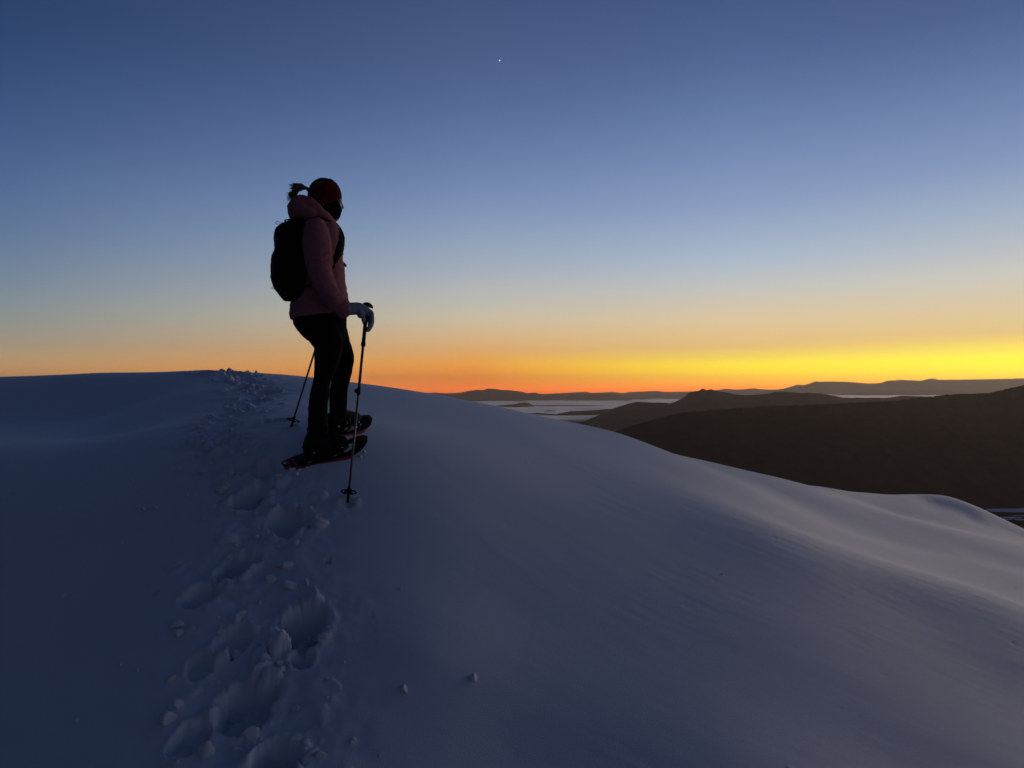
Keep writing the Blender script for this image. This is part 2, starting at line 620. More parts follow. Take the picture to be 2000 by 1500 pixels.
def build_snow():
    az = np.concatenate([np.linspace(-36, 36, 940), np.linspace(40, 320, 71)])
    az = np.radians(az)
    rs = [np.geomspace(.004, 2.2, 26)[:-1]]
    r = 2.2
    seg = []
    while r < 11.5:
        seg.append(r)
        r += min(.026, .0085 * (r / 2.6) ** 1.35)
    while r < 17.5:
        seg.append(r)
        r += .032
    rs.append(np.array(seg))
    rs.append(np.linspace(17.6, 34, 34))
    rs.append(np.geomspace(36, 1350, 22))
    r = np.concatenate(rs)
    A, Rr = np.meshgrid(az, r, indexing='ij')
    X, Y = Rr * np.sin(A), Rr * np.cos(A)
    Z = snow_h(X.ravel(), Y.ravel()).reshape(X.shape)
    V = np.stack([X, Y, Z + CAMZ], -1).reshape(-1, 3)
    Q = grid_quads(len(az), len(r), wrap=True)[:, ::-1]
    me = mesh_np('snow_hill', V, Q)
    o = link('snow_hill', me, M_snow)
    tag(o, 'smooth wind-blown snow dome with a trampled snowshoe track', None, kind='structure')
    return o


# ------------------------------------------------------------------ far country


def rock_material(name, c0, c1, scale):
    m, nt, b = material(name)
    N, L = nt.nodes.new, nt.links.new
    g = N('ShaderNodeNewGeometry')
    n = N('ShaderNodeTexNoise')
    n.inputs['Scale'].default_value = scale
    n.inputs['Detail'].default_value = 8
    n.inputs['Roughness'].default_value = 0.65
    L(g.outputs['Position'], n.inputs['Vector'])
    rp = N('ShaderNodeValToRGB')
    rp.color_ramp.elements[0].position = 0.38
    rp.color_ramp.elements[0].color = (*c0, 1)
    rp.color_ramp.elements[1].position = 0.62
    rp.color_ramp.elements[1].color = (*c1, 1)
    L(n.outputs[0], rp.inputs[0])
    L(rp.outputs[0], b.inputs['Base Color'])
    b.inputs['Roughness'].default_value = 1.0
    b.inputs['Specular IOR Level'].default_value = 0.0
    return m


M_forest = rock_material('forested_slope', (.006, .005, .004), (.022, .017, .014), .011)
M_ridge = rock_material('far_ridge', (.045, .042, .040), (.075, .066, .060), .003)
def cloud_material():
    m = bpy.data.materials.new('valley_cloud')
    m.use_nodes = True
    nt = m.node_tree
    nt.nodes.clear()
    out = nt.nodes.new('ShaderNodeOutputMaterial')
    v = nt.nodes.new('ShaderNodeVolumePrincipled')
    v.inputs['Color'].default_value = (.99, .98, .97, 1)
    v.inputs['Density'].default_value = 9e-3
    v.inputs['Anisotropy'].default_value = .68
    nt.links.new(v.outputs[0], out.inputs['Volume'])
    return m


M_cloud = cloud_material()
M_lake = plain('lake_snow', (.75, .77, .8), rough=.9, var=.08, scale=.02, spec=.1)


def interp_pts(pts, x):
    p = np.array(pts, float)
    return np.interp(x, p[:, 0], p[:, 1])


def make_range(name, label, crest, d_of_px, front, back, base, mat, seed, rough=1.0, npx=420, nv=40, jag=.5, fine=.15):
    """a real mountain body: crest line from its skyline, spurs and gullies on both flanks"""
    p = np.array(crest, float)
    px = np.linspace(p[0, 0], p[-1, 0], npx)
    row = np.interp(px, p[:, 0], p[:, 1])
    row_s = row
    row = row + jag * fbm(px / 9.0, px * 0 + seed * 3.7, 3, seed) + fine * fbm(px / 1.9, px * 0 + seed * 1.7, 2, seed + 3)
    d = d_of_px(px)
    zc = (HZ - row) / F * d
    v = np.concatenate([np.linspace(-1, 0, nv)[:-1] ** 1 if False else -np.linspace(1, 0, nv)[:-1] ** 1.35, np.linspace(0, 1, nv // 2)])
    PX, Vv = np.meshgrid(px, v, indexing='ij')
    D = d[:, None] + np.where(Vv < 0, Vv * front, Vv * back)
    X = (PX - 1000) / F * D
    t = np.abs(Vv)
    mixr = row[:, None] + (row_s - row)[:, None] * sstep(0, .10, t)      # the ragged skyline fades out below the crest
    hgt = np.maximum((HZ - mixr) / F * d[:, None] - base, 1.0)
    prof = 1 - t ** .82 * (1.0)
    n = fbm(X / (front * .30), D / (front * .55) + seed, 5, seed)
    spur = (1 - np.abs(fbm(X / (front * .42), D / (front * .9) + seed, 4, seed + 50))) - .55
    env = np.sin(np.pi * np.clip(t, 0, 1)) ** .8
    Z = base + hgt * np.maximum(prof, 0) + rough * hgt * env * (.10 * n + .22 * spur)
    # nothing on the near flank may rise over the skyline that the photograph shows
    lim = (HZ - np.maximum(mixr, row[:, None])) / F * D - .0004 * D * t
    Z = np.minimum(Z, lim)
    Z = Z - 6 * (t > .995)
    Vt = np.stack([X, D, Z + CAMZ], -1).reshape(-1, 3)
    me = mesh_np(name, Vt, grid_quads(npx, len(v))[:, ::-1])
    o = link(name, me, mat)
    tag(o, label, kind='structure')
    return o


FOG_Z = -400.0
VAL_Z = -560.0


def build_far():
    # the dark wooded mountainside across the near valley
    A = [(700, 1010), (900, 950), (1050, 900), (1150, 865), (1190, 846), (1230, 833), (1280, 818), (1330, 806), (1400, 800), (1500, 793), (1600, 790), (1700, 785), (1750, 783),
         (1790, 777), (1820, 774), (1860, 770), (1930, 768), (1960, 761), (2000, 752), (2080, 738), (2200, 722), (2400, 715), (2800, 730)]
    make_range('wooded_hillside', 'dark wooded mountainside across the near valley', A,
               lambda p: np.interp(p, [1100, 1500, 2000, 2800], [4300, 4700, 5000, 5200]), 1350, 1500, VAL_Z - 20, M_forest, 4, rough=.35, npx=1400, nv=90, jag=.9, fine=.9)
    B = [(900, 880), (1000, 860), (1100, 838), (1160, 815), (1202, 796), (1225, 789), (1244, 784.5), (1269, 786), (1294, 786), (1309, 788), (1323, 783), (1337, 776), (1345, 767), (1356, 764.5), (1365, 763.5),
         (1371, 759), (1376, 759.5), (1380, 762), (1388, 760), (1399, 763.5), (1418, 766), (1434, 770), (1456, 772), (1480, 771), (1502, 769), (1512, 765), (1547, 766), (1565, 768), (1581, 767),
         (1610, 769.5), (1649, 777), (1718, 777), (1733, 777), (1763, 773), (1799, 774), (1840, 778), (1950, 785), (2200, 790), (2500, 800)]
    make_range('crag_ridge', 'brown middle ridge rising to a small double crag', B, lambda p: 9000 + 0 * p, 3000, 2600, FOG_Z - 60, M_ridge, 9, rough=.6, npx=1100, nv=60, jag=.35)
    C = [(960, 826), (1000, 812), (1029, 807.5), (1050, 806.5), (1085, 809), (1100, 806), (1115, 803), (1135, 802.5), (1160, 801), (1185, 799), (1215, 797.5), (1260, 801), (1330, 830)]
    make_range('foothill', 'low foothill standing at the edge of the valley cloud', C, lambda p: 11800 + 0 * p, 1500, 1200, FOG_Z - 60, M_ridge, 13, rough=.4, npx=260, nv=30, jag=.15)
    Dd = [(945, 798), (960, 793.5), (980, 791), (1005, 789.5), (1016, 787), (1024, 785.8), (1033, 787.6), (1040, 791), (1050, 798)]
    make_range('island_hill', 'small dark hill standing out of the valley cloud', Dd, lambda p: 17600 + 0 * p, 900, 900, FOG_Z - 30, M_ridge, 21, rough=.3, npx=140, nv=24, jag=.1)
    E = [(1020, 796), (1040, 791.8), (1080, 791), (1120, 791.4), (1150, 791.2), (1180, 792), (1215, 796)]
    make_range('island_hill', 'long low ridge barely clearing the valley cloud', E, lambda p: 18400 + 0 * p, 600, 600, FOG_Z - 30, M_ridge, 23, rough=.3, npx=140, nv=20, jag=.2)
    E2 = [(1058, 805), (1066, 802), (1074, 801.3), (1082, 802.2), (1090, 805)]
    make_range('island_hill', 'tiny hilltop poking through the valley cloud', E2, lambda p: 14100 + 0 * p, 300, 300, FOG_Z - 30, M_ridge, 24, rough=.3, npx=60, nv=14, jag=.1)
    E3 = [(1195, 775), (1215, 773), (1245, 772.5), (1290, 771.5), (1340, 772), (1380, 775)]
    make_range('island_hill', 'thin dark strip of land between two sheets of cloud', E3, lambda p: 31000 + 0 * p, 900, 900, FOG_Z - 30, M_ridge, 26, rough=.3, npx=140, nv=14, jag=.2)
    Fr = [(300, 775), (600, 772), (760, 770), (830, 768), (850, 767), (870, 768.5), (900, 767), (917, 763), (935, 761), (942, 762), (955, 758.2), (959, 759.5), (965, 759.4), (984, 762), (1000, 762.2), (1019, 765), (1029, 768),
          (1045, 767), (1061, 771), (1085, 769.5), (1120, 769), (1150, 768.5), (1165, 766.5), (1180, 768.5), (1200, 771), (1222, 775), (1235, 779)]
    make_range('mountain_range', 'long purple range with one small summit beyond the cloud', Fr, lambda p: 27500 + 0 * p, 2200, 2500, FOG_Z - 60, M_ridge, 31, rough=.4, npx=1100, nv=40, jag=.5)
    G = [(1000, 772), (1085, 768.5), (1119, 766.4), (1145, 765), (1153, 767.5), (1199, 765.6), (1215, 768), (1232, 765.5), (1283, 763.4), (1300, 765.4), (1340, 764.8), (1402, 761.5), (1416, 759), (1434, 760.8), (1450, 760.5), (1472, 758),
         (1485, 760), (1512, 761), (1530, 760), (1600, 758), (1800, 757), (2100, 757)]
    make_range('mountain_range', 'faint farthest skyline under the orange glow', G, lambda p: 35500 + 0 * p, 2500, 1500, FOG_Z - 60, M_ridge, 37, rough=.4, npx=1100, nv=30, jag=.45)
    Hh = [(1470, 770), (1500, 763), (1530, 759), (1545, 755), (1558, 751), (1570, 752.4), (1580, 749.5), (1593, 745.2), (1640, 745.2), (1660, 746), (1698, 749), (1720, 748), (1733, 743.4), (1760, 742), (1799, 743.5), (1810, 741), (1820, 738.8),
          (1835, 742), (1880, 741.4), (1960, 740), (2000, 738.8), (2080, 736), (2200, 742), (2400, 748), (2800, 755)]
    make_range('mountain_range', 'broad pinkish plateau range below the yellow glow', Hh, lambda p: 29500 + 0 * p, 3500, 3000, FOG_Z - 60, M_ridge, 41, rough=.5, npx=1200, nv=50, jag=.5)
    H2 = [(1590, 775), (1650, 769), (1690, 766), (1730, 763.5), (1790, 761.5), (1850, 762.5), (1900, 764.5), (1960, 767), (2100, 764), (2400, 770)]
    make_range('foothill', 'dim foreland in front of the plateau range', H2, lambda p: 25000 + 0 * p, 1500, 1500, FOG_Z - 60, M_ridge, 43, rough=.5, npx=420, nv=30, jag=.35)
    # the sheet of cloud that fills the wide valley
    nx, ny = 420, 320
    yy = np.geomspace(10500, 36500, ny)
    U, Yg = np.meshgrid(np.linspace(-.62, .95, nx), yy, indexing='ij')
    Xg = U * Yg
    Zg = FOG_Z + 38 * fbm(Xg / 4200, Yg / 1700, 5, 71) + 18 * fbm(Xg / 900, Yg / 360, 3, 72)
    Zg = Zg + 205 * sstep(.27, .44, U) * sstep(9000, 14000, Yg)
    top = np.stack([Xg, Yg, Zg + CAMZ], -1).reshape(-1, 3)
    bot = np.stack([Xg, Yg, 0 * Zg + FOG_Z - 125 + CAMZ], -1).reshape(-1, 3)
    n = nx * ny
    tq = grid_quads(nx, ny)
    rim = [i * ny for i in range(nx)] + [(nx - 1) * ny + j for j in range(1, ny)] + [i * ny + ny - 1 for i in range(nx - 2, -1, -1)] + [j for j in range(ny - 2, 0, -1)]
    sq = np.array([(rim[k], rim[(k + 1) % len(rim)], rim[(k + 1) % len(rim)] + n, rim[k] + n) for k in range(len(rim))])
    me = mesh_np('cloud_sheet', np.vstack([top, bot]), np.vstack([tq[:, ::-1], tq + n, sq]))
    bm = bmesh.new()
    bm.from_mesh(me)
    bmesh.ops.recalc_face_normals(bm, faces=bm.faces)
    bm.to_mesh(me)
    bm.free()
    tag(link('cloud_sheet', me, M_cloud), 'pale level sheet of cloud filling the wide valley', kind='stuff')
    # valley bottom
    nx, ny = 160, 160
    U, Yg = np.meshgrid(np.linspace(-1, 1, nx), np.linspace(-1, 1, ny), indexing='ij')
    Xg = np.sign(U) * np.abs(U) ** 1.6 * 55000
    Yg = 17000 + Yg * 21500
    Zg = VAL_Z + 4 * fbm(Xg / 900, Yg / 900, 3, 81)
    rr = np.hypot(Xg, Yg)
    me = mesh_np('valley_floor', np.stack([Xg, Yg, Zg + CAMZ - 8], -1).reshape(-1, 3), grid_quads(nx, ny)[:, ::-1])
    tag(link('valley_floor', me, M_forest), 'dark valley floor', kind='structure')
    # snow-covered lake in the near valley, with a peninsula of trees
    n = 90
    th = np.linspace(0, 2 * np.pi, n, endpoint=False)
    cx, cy = 2560.0, 3530.0
    rad = 1 + .10 * np.array([mnoise.noise(Vector((math.cos(t) * 2.2, math.sin(t) * 2.2, 3.1))) for t in th]) * 2
    V = [(cx, cy, VAL_Z + 3 + CAMZ)] + [(cx + 420 * r_ * math.cos(t), cy + 68 * r_ * math.sin(t), VAL_Z + 3 + CAMZ) for t, r_ in zip(th, rad)]
    T = [(0, 1 + k, 1 + (k + 1) % n) for k in range(n)]
    me = mesh_np('frozen_lake', V, T)
    tag(link('frozen_lake', me, M_lake), 'pale snow-covered lake on the dark valley floor', kind='structure')
    for k, (x, y, a, b) in enumerate([(2165, 3330, 46, 20), (2200, 3275, 60, 16), (2120, 3290, 24, 12), (2260, 3380, 60, 12)]):
        rad = 1 + .5 * np.array([mnoise.noise(Vector((math.cos(t) * 2.6, math.sin(t) * 2.6, 9.1 * k))) for t in th])
        V = [(x, y, VAL_Z + 3 + CAMZ)] + [(x + a * r_ * math.cos(t), y + b * r_ * math.sin(t), VAL_Z + 3 + CAMZ) for t, r_ in zip(th, rad)]
        me = mesh_np('snow_clearing', V, T)
        tag(link('snow_clearing', me, M_lake), 'small snowy clearing near the frozen lake', kind='structure')


def build_haze():
    x0, x1, y0, y1, z0, z1 = -56000, 56000, -4600, 39200, VAL_Z - 30 + CAMZ, 640 + CAMZ
    V = [(x, y, z) for x in (x0, x1) for y in (y0, y1) for z in (z0, z1)]
    Q = [(0, 1, 3, 2), (4, 6, 7, 5), (0, 4, 5, 1), (2, 3, 7, 6), (0, 2, 6, 4), (1, 5, 7, 3)]
    me = mesh_np('haze', V, Q, smooth=False)
    m = bpy.data.materials.new('haze')
    m.use_nodes = True
    nt = m.node_tree
    nt.nodes.clear()
    out = nt.nodes.new('ShaderNodeOutputMaterial')
    v = nt.nodes.new('ShaderNodeVolumePrincipled')
    v.inputs['Color'].default_value = (.93, .79, .64, 1)
    v.inputs['Density'].default_value = HAZE_DENSITY
    v.inputs['Anisotropy'].default_value = 0.62
    nt.links.new(v.outputs[0], out.inputs['Volume'])
    o = link('haze', me, m)
    tag(o, 'thin pinkish haze over the far country', kind='stuff')
    return o


HAZE_DENSITY = 2.0e-5
# ------------------------------------------------------------------ hiker: measuring frame
PSI = R(24)                                   # the way she faces, turned from +X towards +Y
FD = np.array((math.cos(PSI), math.sin(PSI), 0.0))
LD = np.array((-math.sin(PSI), math.cos(PSI), 0.0))
UP = np.array((0.0, 0.0, 1.0))
EYE = np.array((0.0, 0.0, CAMZ))
FOOT_YAW = R(29)
HD = np.array((math.cos(FOOT_YAW), math.sin(FOOT_YAW), 0.0))
HS = np.array((-math.sin(FOOT_YAW), math.cos(FOOT_YAW), 0.0))
near_foot = ground(640, 904.5)[:2] + .095 * HS[:2]
far_foot = ground(667, 853)[:2] + .095 * HS[:2]
P0 = .5 * (near_foot + far_foot)
P0z = float(base_h(P0[0:1], P0[1:2])[0]) + CAMZ
BASE = np.array((P0[0], P0[1], P0z))


def P(px, py, l=0.0):
    """point at lateral offset l from her middle plane, on the sight line through a pixel"""
    a = ray(px, py)
    d = (l + P0[0] * LD[0] + P0[1] * LD[1]) / (a[0] * LD[0] + LD[1])
    return np.array((a[0] * d, d, a[2] * d)) + EYE


class Geo:
    """collects closed shells; solid() fuses them into one skin"""

    def __init__(self):
        self.v, self.f = [], []

    def rings(self, rings):
        n = len(rings[0])
        b = len(self.v)
        for r in rings:
            self.v.extend([tuple(p) for p in r])
        m = len(rings)
        for i in range(m - 1):
            for j in range(n):
                k = (j + 1) % n
                self.f.append((b + i * n + j, b + i * n + k, b + (i + 1) * n + k, b + (i + 1) * n + j))
        c0, c1 = len(self.v), len(self.v) + 1
        self.v.append(tuple(np.mean(rings[0], 0)))
        self.v.append(tuple(np.mean(rings[-1], 0)))
        for j in range(n):
            k = (j + 1) % n
            self.f.append((c0, b + k, b + j))
            e = b + (m - 1) * n
            self.f.append((c1, e + j, e + k))
        return self

    def loft(self, specs, n=28):
        """specs: (centre, axis_u, axis_v, ru, rv, exponent)"""
        th = np.linspace(0, 2 * np.pi, n, endpoint=False)
        out = []
        for c, au, av, ru, rv, e in specs:
            ct, st = np.cos(th), np.sin(th)
            x = np.sign(ct) * np.abs(ct) ** (2 / e)
            y = np.sign(st) * np.abs(st) ** (2 / e)
            out.append(np.asarray(c) + np.outer(x * ru, au) + np.outer(y * rv, av))
        return self.rings(out)

    def tube(self, pts, rad, ref=None, n=16, sub=6, round_ends=True):
        """smooth tube; rad entries are r or (r_side, r_normal); ref fixes the side axis"""
        p = np.array(pts, float)
        r = np.array([(q, q) if np.isscalar(q) else q for q in rad], float)
        if sub > 1 and len(p) > 2:
            p, r = spline(p, sub), spline(r, sub)
        t = np.gradient(p, axis=0)
        t /= np.linalg.norm(t, axis=1)[:, None] + 1e-12
        ref = np.array(ref if ref is not None else (LD if abs(t[0] @ LD) < .9 else FD), float)
        out = []
        th = np.linspace(0, 2 * np.pi, n, endpoint=False)
        prev = None
        for k in range(len(p)):
            s = ref - (ref @ t[k]) * t[k]
            if np.linalg.norm(s) < 1e-3 and prev is not None:
                s = prev - (prev @ t[k]) * t[k]
            s /= np.linalg.norm(s)
            prev = s
            q = np.cross(t[k], s)

            def ring(c, f):
                return c + np.outer(np.cos(th) * r[k, 0] * f, s) + np.outer(np.sin(th) * r[k, 1] * f, q)
            if round_ends and k == 0:
                m = r[k].min()
                out += [ring(p[k] - t[k] * m * .92, .38), ring(p[k] - t[k] * m * .6, .8)]
            out.append(ring(p[k], 1.0))
            if round_ends and k == len(p) - 1:
                m = r[k].min()
                out += [ring(p[k] + t[k] * m * .6, .8), ring(p[k] + t[k] * m * .92, .38)]
        return self.rings(out)

    def ball(self, c, ru, rv, rw, au=None, av=None, aw=None, n=24, m=14):
        au, av, aw = FD if au is None else au, LD if av is None else av, UP if aw is None else aw
        c = np.asarray(c, float)
        out = []
        th = np.linspace(0, 2 * np.pi, n, endpoint=False)
        for ph in np.linspace(-np.pi / 2 + .12, np.pi / 2 - .12, m):
            out.append(c + math.cos(ph) * (np.outer(np.cos(th) * ru, au) + np.outer(np.sin(th) * rv, av)) + math.sin(ph) * rw * np.asarray(aw))
        return self.rings(out)

    def box(self, c, au, av, aw, u, v, w):
        b = len(self.v)
        c = np.asarray(c, float)
        for sx in (-1, 1):
            for sy in (-1, 1):
                for sz in (-1, 1):
                    self.v.append(tuple(c + sx * u * np.asarray(au) + sy * v * np.asarray(av) + sz * w * np.asarray(aw)))
        for q in [(0, 1, 3, 2), (4, 6, 7, 5), (0, 4, 5, 1), (2, 3, 7, 6), (0, 2, 6, 4), (1, 5, 7, 3)]:
            self.f.append(tuple(b + i for i in q))
        return self

    def mesh(self, name, origin=None):
        me = bpy.data.meshes.new(name)
        o = BASE if origin is None else origin
        me.from_pydata([tuple(np.asarray(v) - o) for v in self.v], [], self.f)
        bm = bmesh.new()
        bm.from_mesh(me)
        bmesh.ops.recalc_face_normals(bm, faces=bm.faces)
        bm.to_mesh(me)
        bm.free()
        me.polygons.foreach_set('use_smooth', np.ones(len(me.polygons), dtype=bool))
        me.update()
        return me

    def solid(self, name, voxel, smooth=4, origin=None, wrinkle=None):
        me = self.mesh(name + '_raw', origin)
        ob = bpy.data.objects.new('tmp', me)
        col.objects.link(ob)
        r = ob.modifiers.new('r', 'REMESH')
        r.mode = 'VOXEL'
        r.voxel_size = voxel
        r.use_smooth_shade = True
        if smooth:
            s = ob.modifiers.new('s', 'SMOOTH')
            s.factor = .5
            s.iterations = smooth
        dg = bpy.context.evaluated_depsgraph_get()
        out = bpy.data.meshes.new_from_object(ob.evaluated_get(dg))
        bpy.data.objects.remove(ob, do_unlink=True)
        bpy.data.meshes.remove(me)
        out.name = name
        if wrinkle is not None:
            n = len(out.vertices)
            co = np.empty(n * 3, np.float32)
            out.vertices.foreach_get('co', co)
            co = co.reshape(-1, 3).astype(float)
            nr = np.empty(n * 3, np.float32)
            out.vertices.foreach_get('normal', nr)
            nr = nr.reshape(-1, 3)
            co += nr * wrinkle(co + (BASE if origin is None else origin))[:, None]
            out.vertices.foreach_set('co', co.astype(np.float32).ravel())
        out.polygons.foreach_set('use_smooth', np.ones(len(out.polygons), dtype=bool))
        out.update()
        return out


def spline(p, sub):
    """Catmull-Rom through the rows of p"""
    p = np.asarray(p, float)
    q = np.vstack([2 * p[0] - p[1], p, 2 * p[-1] - p[-2]])
    out = []
    for k in range(1, len(q) - 2):
        for t in np.linspace(0, 1, sub, endpoint=False):
            a, b, c, d = q[k - 1], q[k], q[k + 1], q[k + 2]
            out.append(.5 * ((2 * b) + (c - a) * t + (2 * a - 5 * b + 4 * c - d) * t * t + (3 * b - a - 3 * c + d) * t ** 3))
    out.append(p[-1])
    return np.array(out)


def noise3(co, s, seed=0.0):
    return np.array([mnoise.noise(Vector((c[0] * s + seed, c[1] * s, c[2] * s))) for c in co])


def keep_faces(me, fn):
    """drop the faces whose centre (world) fails fn"""
    bm = bmesh.new()
    bm.from_mesh(me)
    bad = [f for f in bm.faces if not fn(np.array(f.calc_center_median()) + BASE)]
    bmesh.ops.delete(bm, geom=bad, context='FACES')
    bm.to_mesh(me)
    bm.free()
    me.update()
    return me


def pix(w):
    """photograph pixel of a world point (used to cut garments along drawn lines)"""
    d = w - EYE
    return 1000 + F * d[0] / d[1], HZ - F * d[2] / d[1]


# materials of the hiker and her gear
M_skin = plain('skin', (.48, .29, .21), rough=.5, var=.08)
M_jacket = plain('coral_fleece', (.33, .12, .13), rough=.95, var=.10, scale=60, bump=.35, bscale=420, spec=.1)
M_black = plain('black_cloth', (.006, .006, .007), rough=.9, var=.2, scale=80, bump=.2, bscale=500, spec=.05)
M_pack = plain('pack_nylon', (.004, .004, .005), rough=.8, var=.2, scale=40, bump=.2, bscale=700, spec=.06)
M_glove = plain('pale_grey_knit', (.38, .385, .39), rough=.95, var=.12, scale=120, bump=.4, bscale=600, spec=.1)
M_hair = plain('brown_hair', (.055, .032, .020), rough=.55, var=.4, scale=150, spec=.3)
M_tail = plain('light_brown_hair', (.10, .062, .036), rough=.5, var=.5, scale=200, spec=.3)
M_band = plain('red_knit', (.10, .004, .006), rough=.9, var=.15, scale=90, bump=.3, bscale=700, spec=.1)
M_boot = plain('black_leather', (.007, .0065, .0065), rough=.7, var=.3, scale=60, bump=.2, bscale=300, spec=.12)
M_plastic = plain('black_plastic', (.007, .007, .0075), rough=.6, var=.2, scale=60, spec=.15)
M_red = plain('red_deck', (.24, .020, .026), rough=.5, var=.15, scale=40, spec=.3)
M_alu = plain('pole_metal', (.10, .085, .08), rough=.35, metal=.7, var=.1, scale=60)
M_steel = plain('steel', (.45, .45, .46), rough=.3, metal=1.0, var=.05)
M_tab = plain('yellow_tab', (.42, .36, .12), rough=.7, var=.1)
M_eye = plain('eye', (.6, .58, .56), rough=.2, var=.05)
M_iris = plain('iris', (.05, .035, .025), rough=.2, var=.05)


def part(name, me, mat, parent):
    o = link(name, me, mat, parent)
    return o


def head_shapes(g, e=0.0):
    g.ball(P(633.5, 383.5), .100 + e, .079 + e, .112 + e)
    g.ball(P(646, 402), .066 + e, .062 + e, .082 + e)
    g.ball(P(650, 416), .044 + e, .046 + e, .042 + e)
    return g


ARM_R = [P(616, 449, -.165), P(620, 485, -.225), P(627, 535, -.255), P(646, 575, -.255), P(668, 602, -.245)]
ARM_RR = [.074, .086, .070, .062, .053]
ARM_L = [P(630, 449, .165), P(626, 490, .225), P(620, 545, .25), P(632, 556, .24), P(646, 560, .225)]
ARM_LR = [.072, .080, .066, .056, .048]
TORSO = [(430, 603, 646, .060), (438, 592, 652, .125), (448, 585, 660, .172), (462, 583, 664, .190), (485, 583, 665.5, .190), (510, 583, 667, .178),
         (535, 580, 671, .172), (560, 575, 674.5, .176), (582, 570, 676.5, .186), (600, 566.5, 676, .194), (610, 565.5, 674, .196), (617, 568, 668, .188)]
lR = float((near_foot - P0) @ LD[:2])
lF = float((far_foot - P0) @ LD[:2])
LEG_R = [(632, 630, .104, -.085), (633, 650, .104, -.095), (641, 672, .092, -.105), (639.5, 692, .082, -.115), (635, 720, .067, -.125), (629, 745, .053, -.135), (624.5, 768, .0575, -.142),
         (621, 798, .0585, -.15), (620.5, 832, .060, lR), (618.5, 860, .061, lR), (619, 886, .059, lR)]
LEG_F = [(640, 632, .104, .085), (650, 655, .100, .09), (660, 676, .086, .10), (671, 698, .068, .105), (669.5, 728, .058, .115), (662, 759, .0575, .125), (660.5, 790, .057, .135), (660, 812, .056, lF), (658, 834, .054, lF)]


def torso_specs(e=0.0, hem=True):
    out = []
    for row, b, f, hw in TORSO:
        # the hem rises a little towards the front
        tilt = 5.5 * sstep(585, 617, np.array(row)) if hem else 0
        A, B = P(b, row + tilt), P(f, row - tilt)
        c = .5 * (A + B)
        u = B - A
        ru = np.linalg.norm(u) / 2
        out.append((c, u / (2 * ru), LD, ru + e, hw + e, 2.35))
    return out


def hand_points(G, fw, ax, lat, s):
    """glove round a pole grip: G grip centre, fw forward, ax up along the pole, lat outward"""
    def q(a, b, c):
        return G + a * fw + b * ax + c * lat * s
    return q


def build_glove(name, q, wrist, parent):
    g = Geo()
    # back of the hand, wrist to knuckles
    g.tube([wrist, q(-.055, .058, .004), q(-.022, .052, .002), q(.008, .040, 0)], [(.038, .038), (.043, .036), (.049, .031), (.046, .024)], ref=q(0, 0, 1) - q(0, 0, 0), n=20)
    # four fingers over the front of the grip, curling back onto it
    for k, (c, L1) in enumerate([(.034, .92), (.011, 1.06), (-.012, 1.0), (-.034, .84)]):
        g.tube([q(.004, .040, c), q(.024, .034, c), q(.036 * L1, .004, c * .95), q(.036 * L1, -.034 * L1, c * .85), q(.026, -.066 * L1, c * .72), q(.015, -.074 * L1, c * .62)],
               [.0125, .0128, .0120, .0112, .0102, .0088], ref=q(0, 0, 1) - q(0, 0, 0), n=12)
    # thumb leaves the side of the palm and lies along the grip
    g.tube([q(-.048, .044, .026), q(-.036, .022, .034), q(-.022, -.004, .030), q(-.012, -.030, .022)], [.0155, .0145, .0125, .0100], n=12)
    # heel of the hand against the grip
    g.ball(q(-.030, .026, .006), .026, .034, .026, fwd(q), latd(q), upd(q))
    # knitted cuff
    g.tube([wrist + .35 * (wrist - q(-.055, .058, .004)), wrist], [.045, .043], n=18)
    me = g.solid(name, .0036, smooth=3, wrinkle=lambda w: .0011 * noise3(w, 60, 3.0))
    return part(name, me, M_glove, parent)


def fwd(q):
    v = q(1, 0, 0) - q(0, 0, 0)
    return v / np.linalg.norm(v)


def latd(q):
    v = q(0, 0, 1) - q(0, 0, 0)
    return v / np.linalg.norm(v)


def upd(q):
    v = q(0, 1, 0) - q(0, 0, 0)
    return v / np.linalg.norm(v)


# the two pole axes (top of grip, tip)
TIP_R = ground(679, 984) + EYE
TOP_R = P(717, 596, -.235)
TIP_F = ground(569, 833) + EYE
TOP_F = P(663, 531, .215)


def unit(v):
    return v / np.linalg.norm(v)


AX_R = unit(TOP_R - TIP_R)
AX_F = unit(TOP_F - TIP_F)
FW_R = unit(FD - (FD @ AX_R) * AX_R)
FW_F = unit(FD - (FD @ AX_F) * AX_F)
LAT_R = np.cross(FW_R, AX_R)         # towards her right
LAT_F = np.cross(FW_F, AX_F)
GRIP_R = TOP_R - .098 * AX_R
GRIP_F = TOP_F - .098 * AX_F


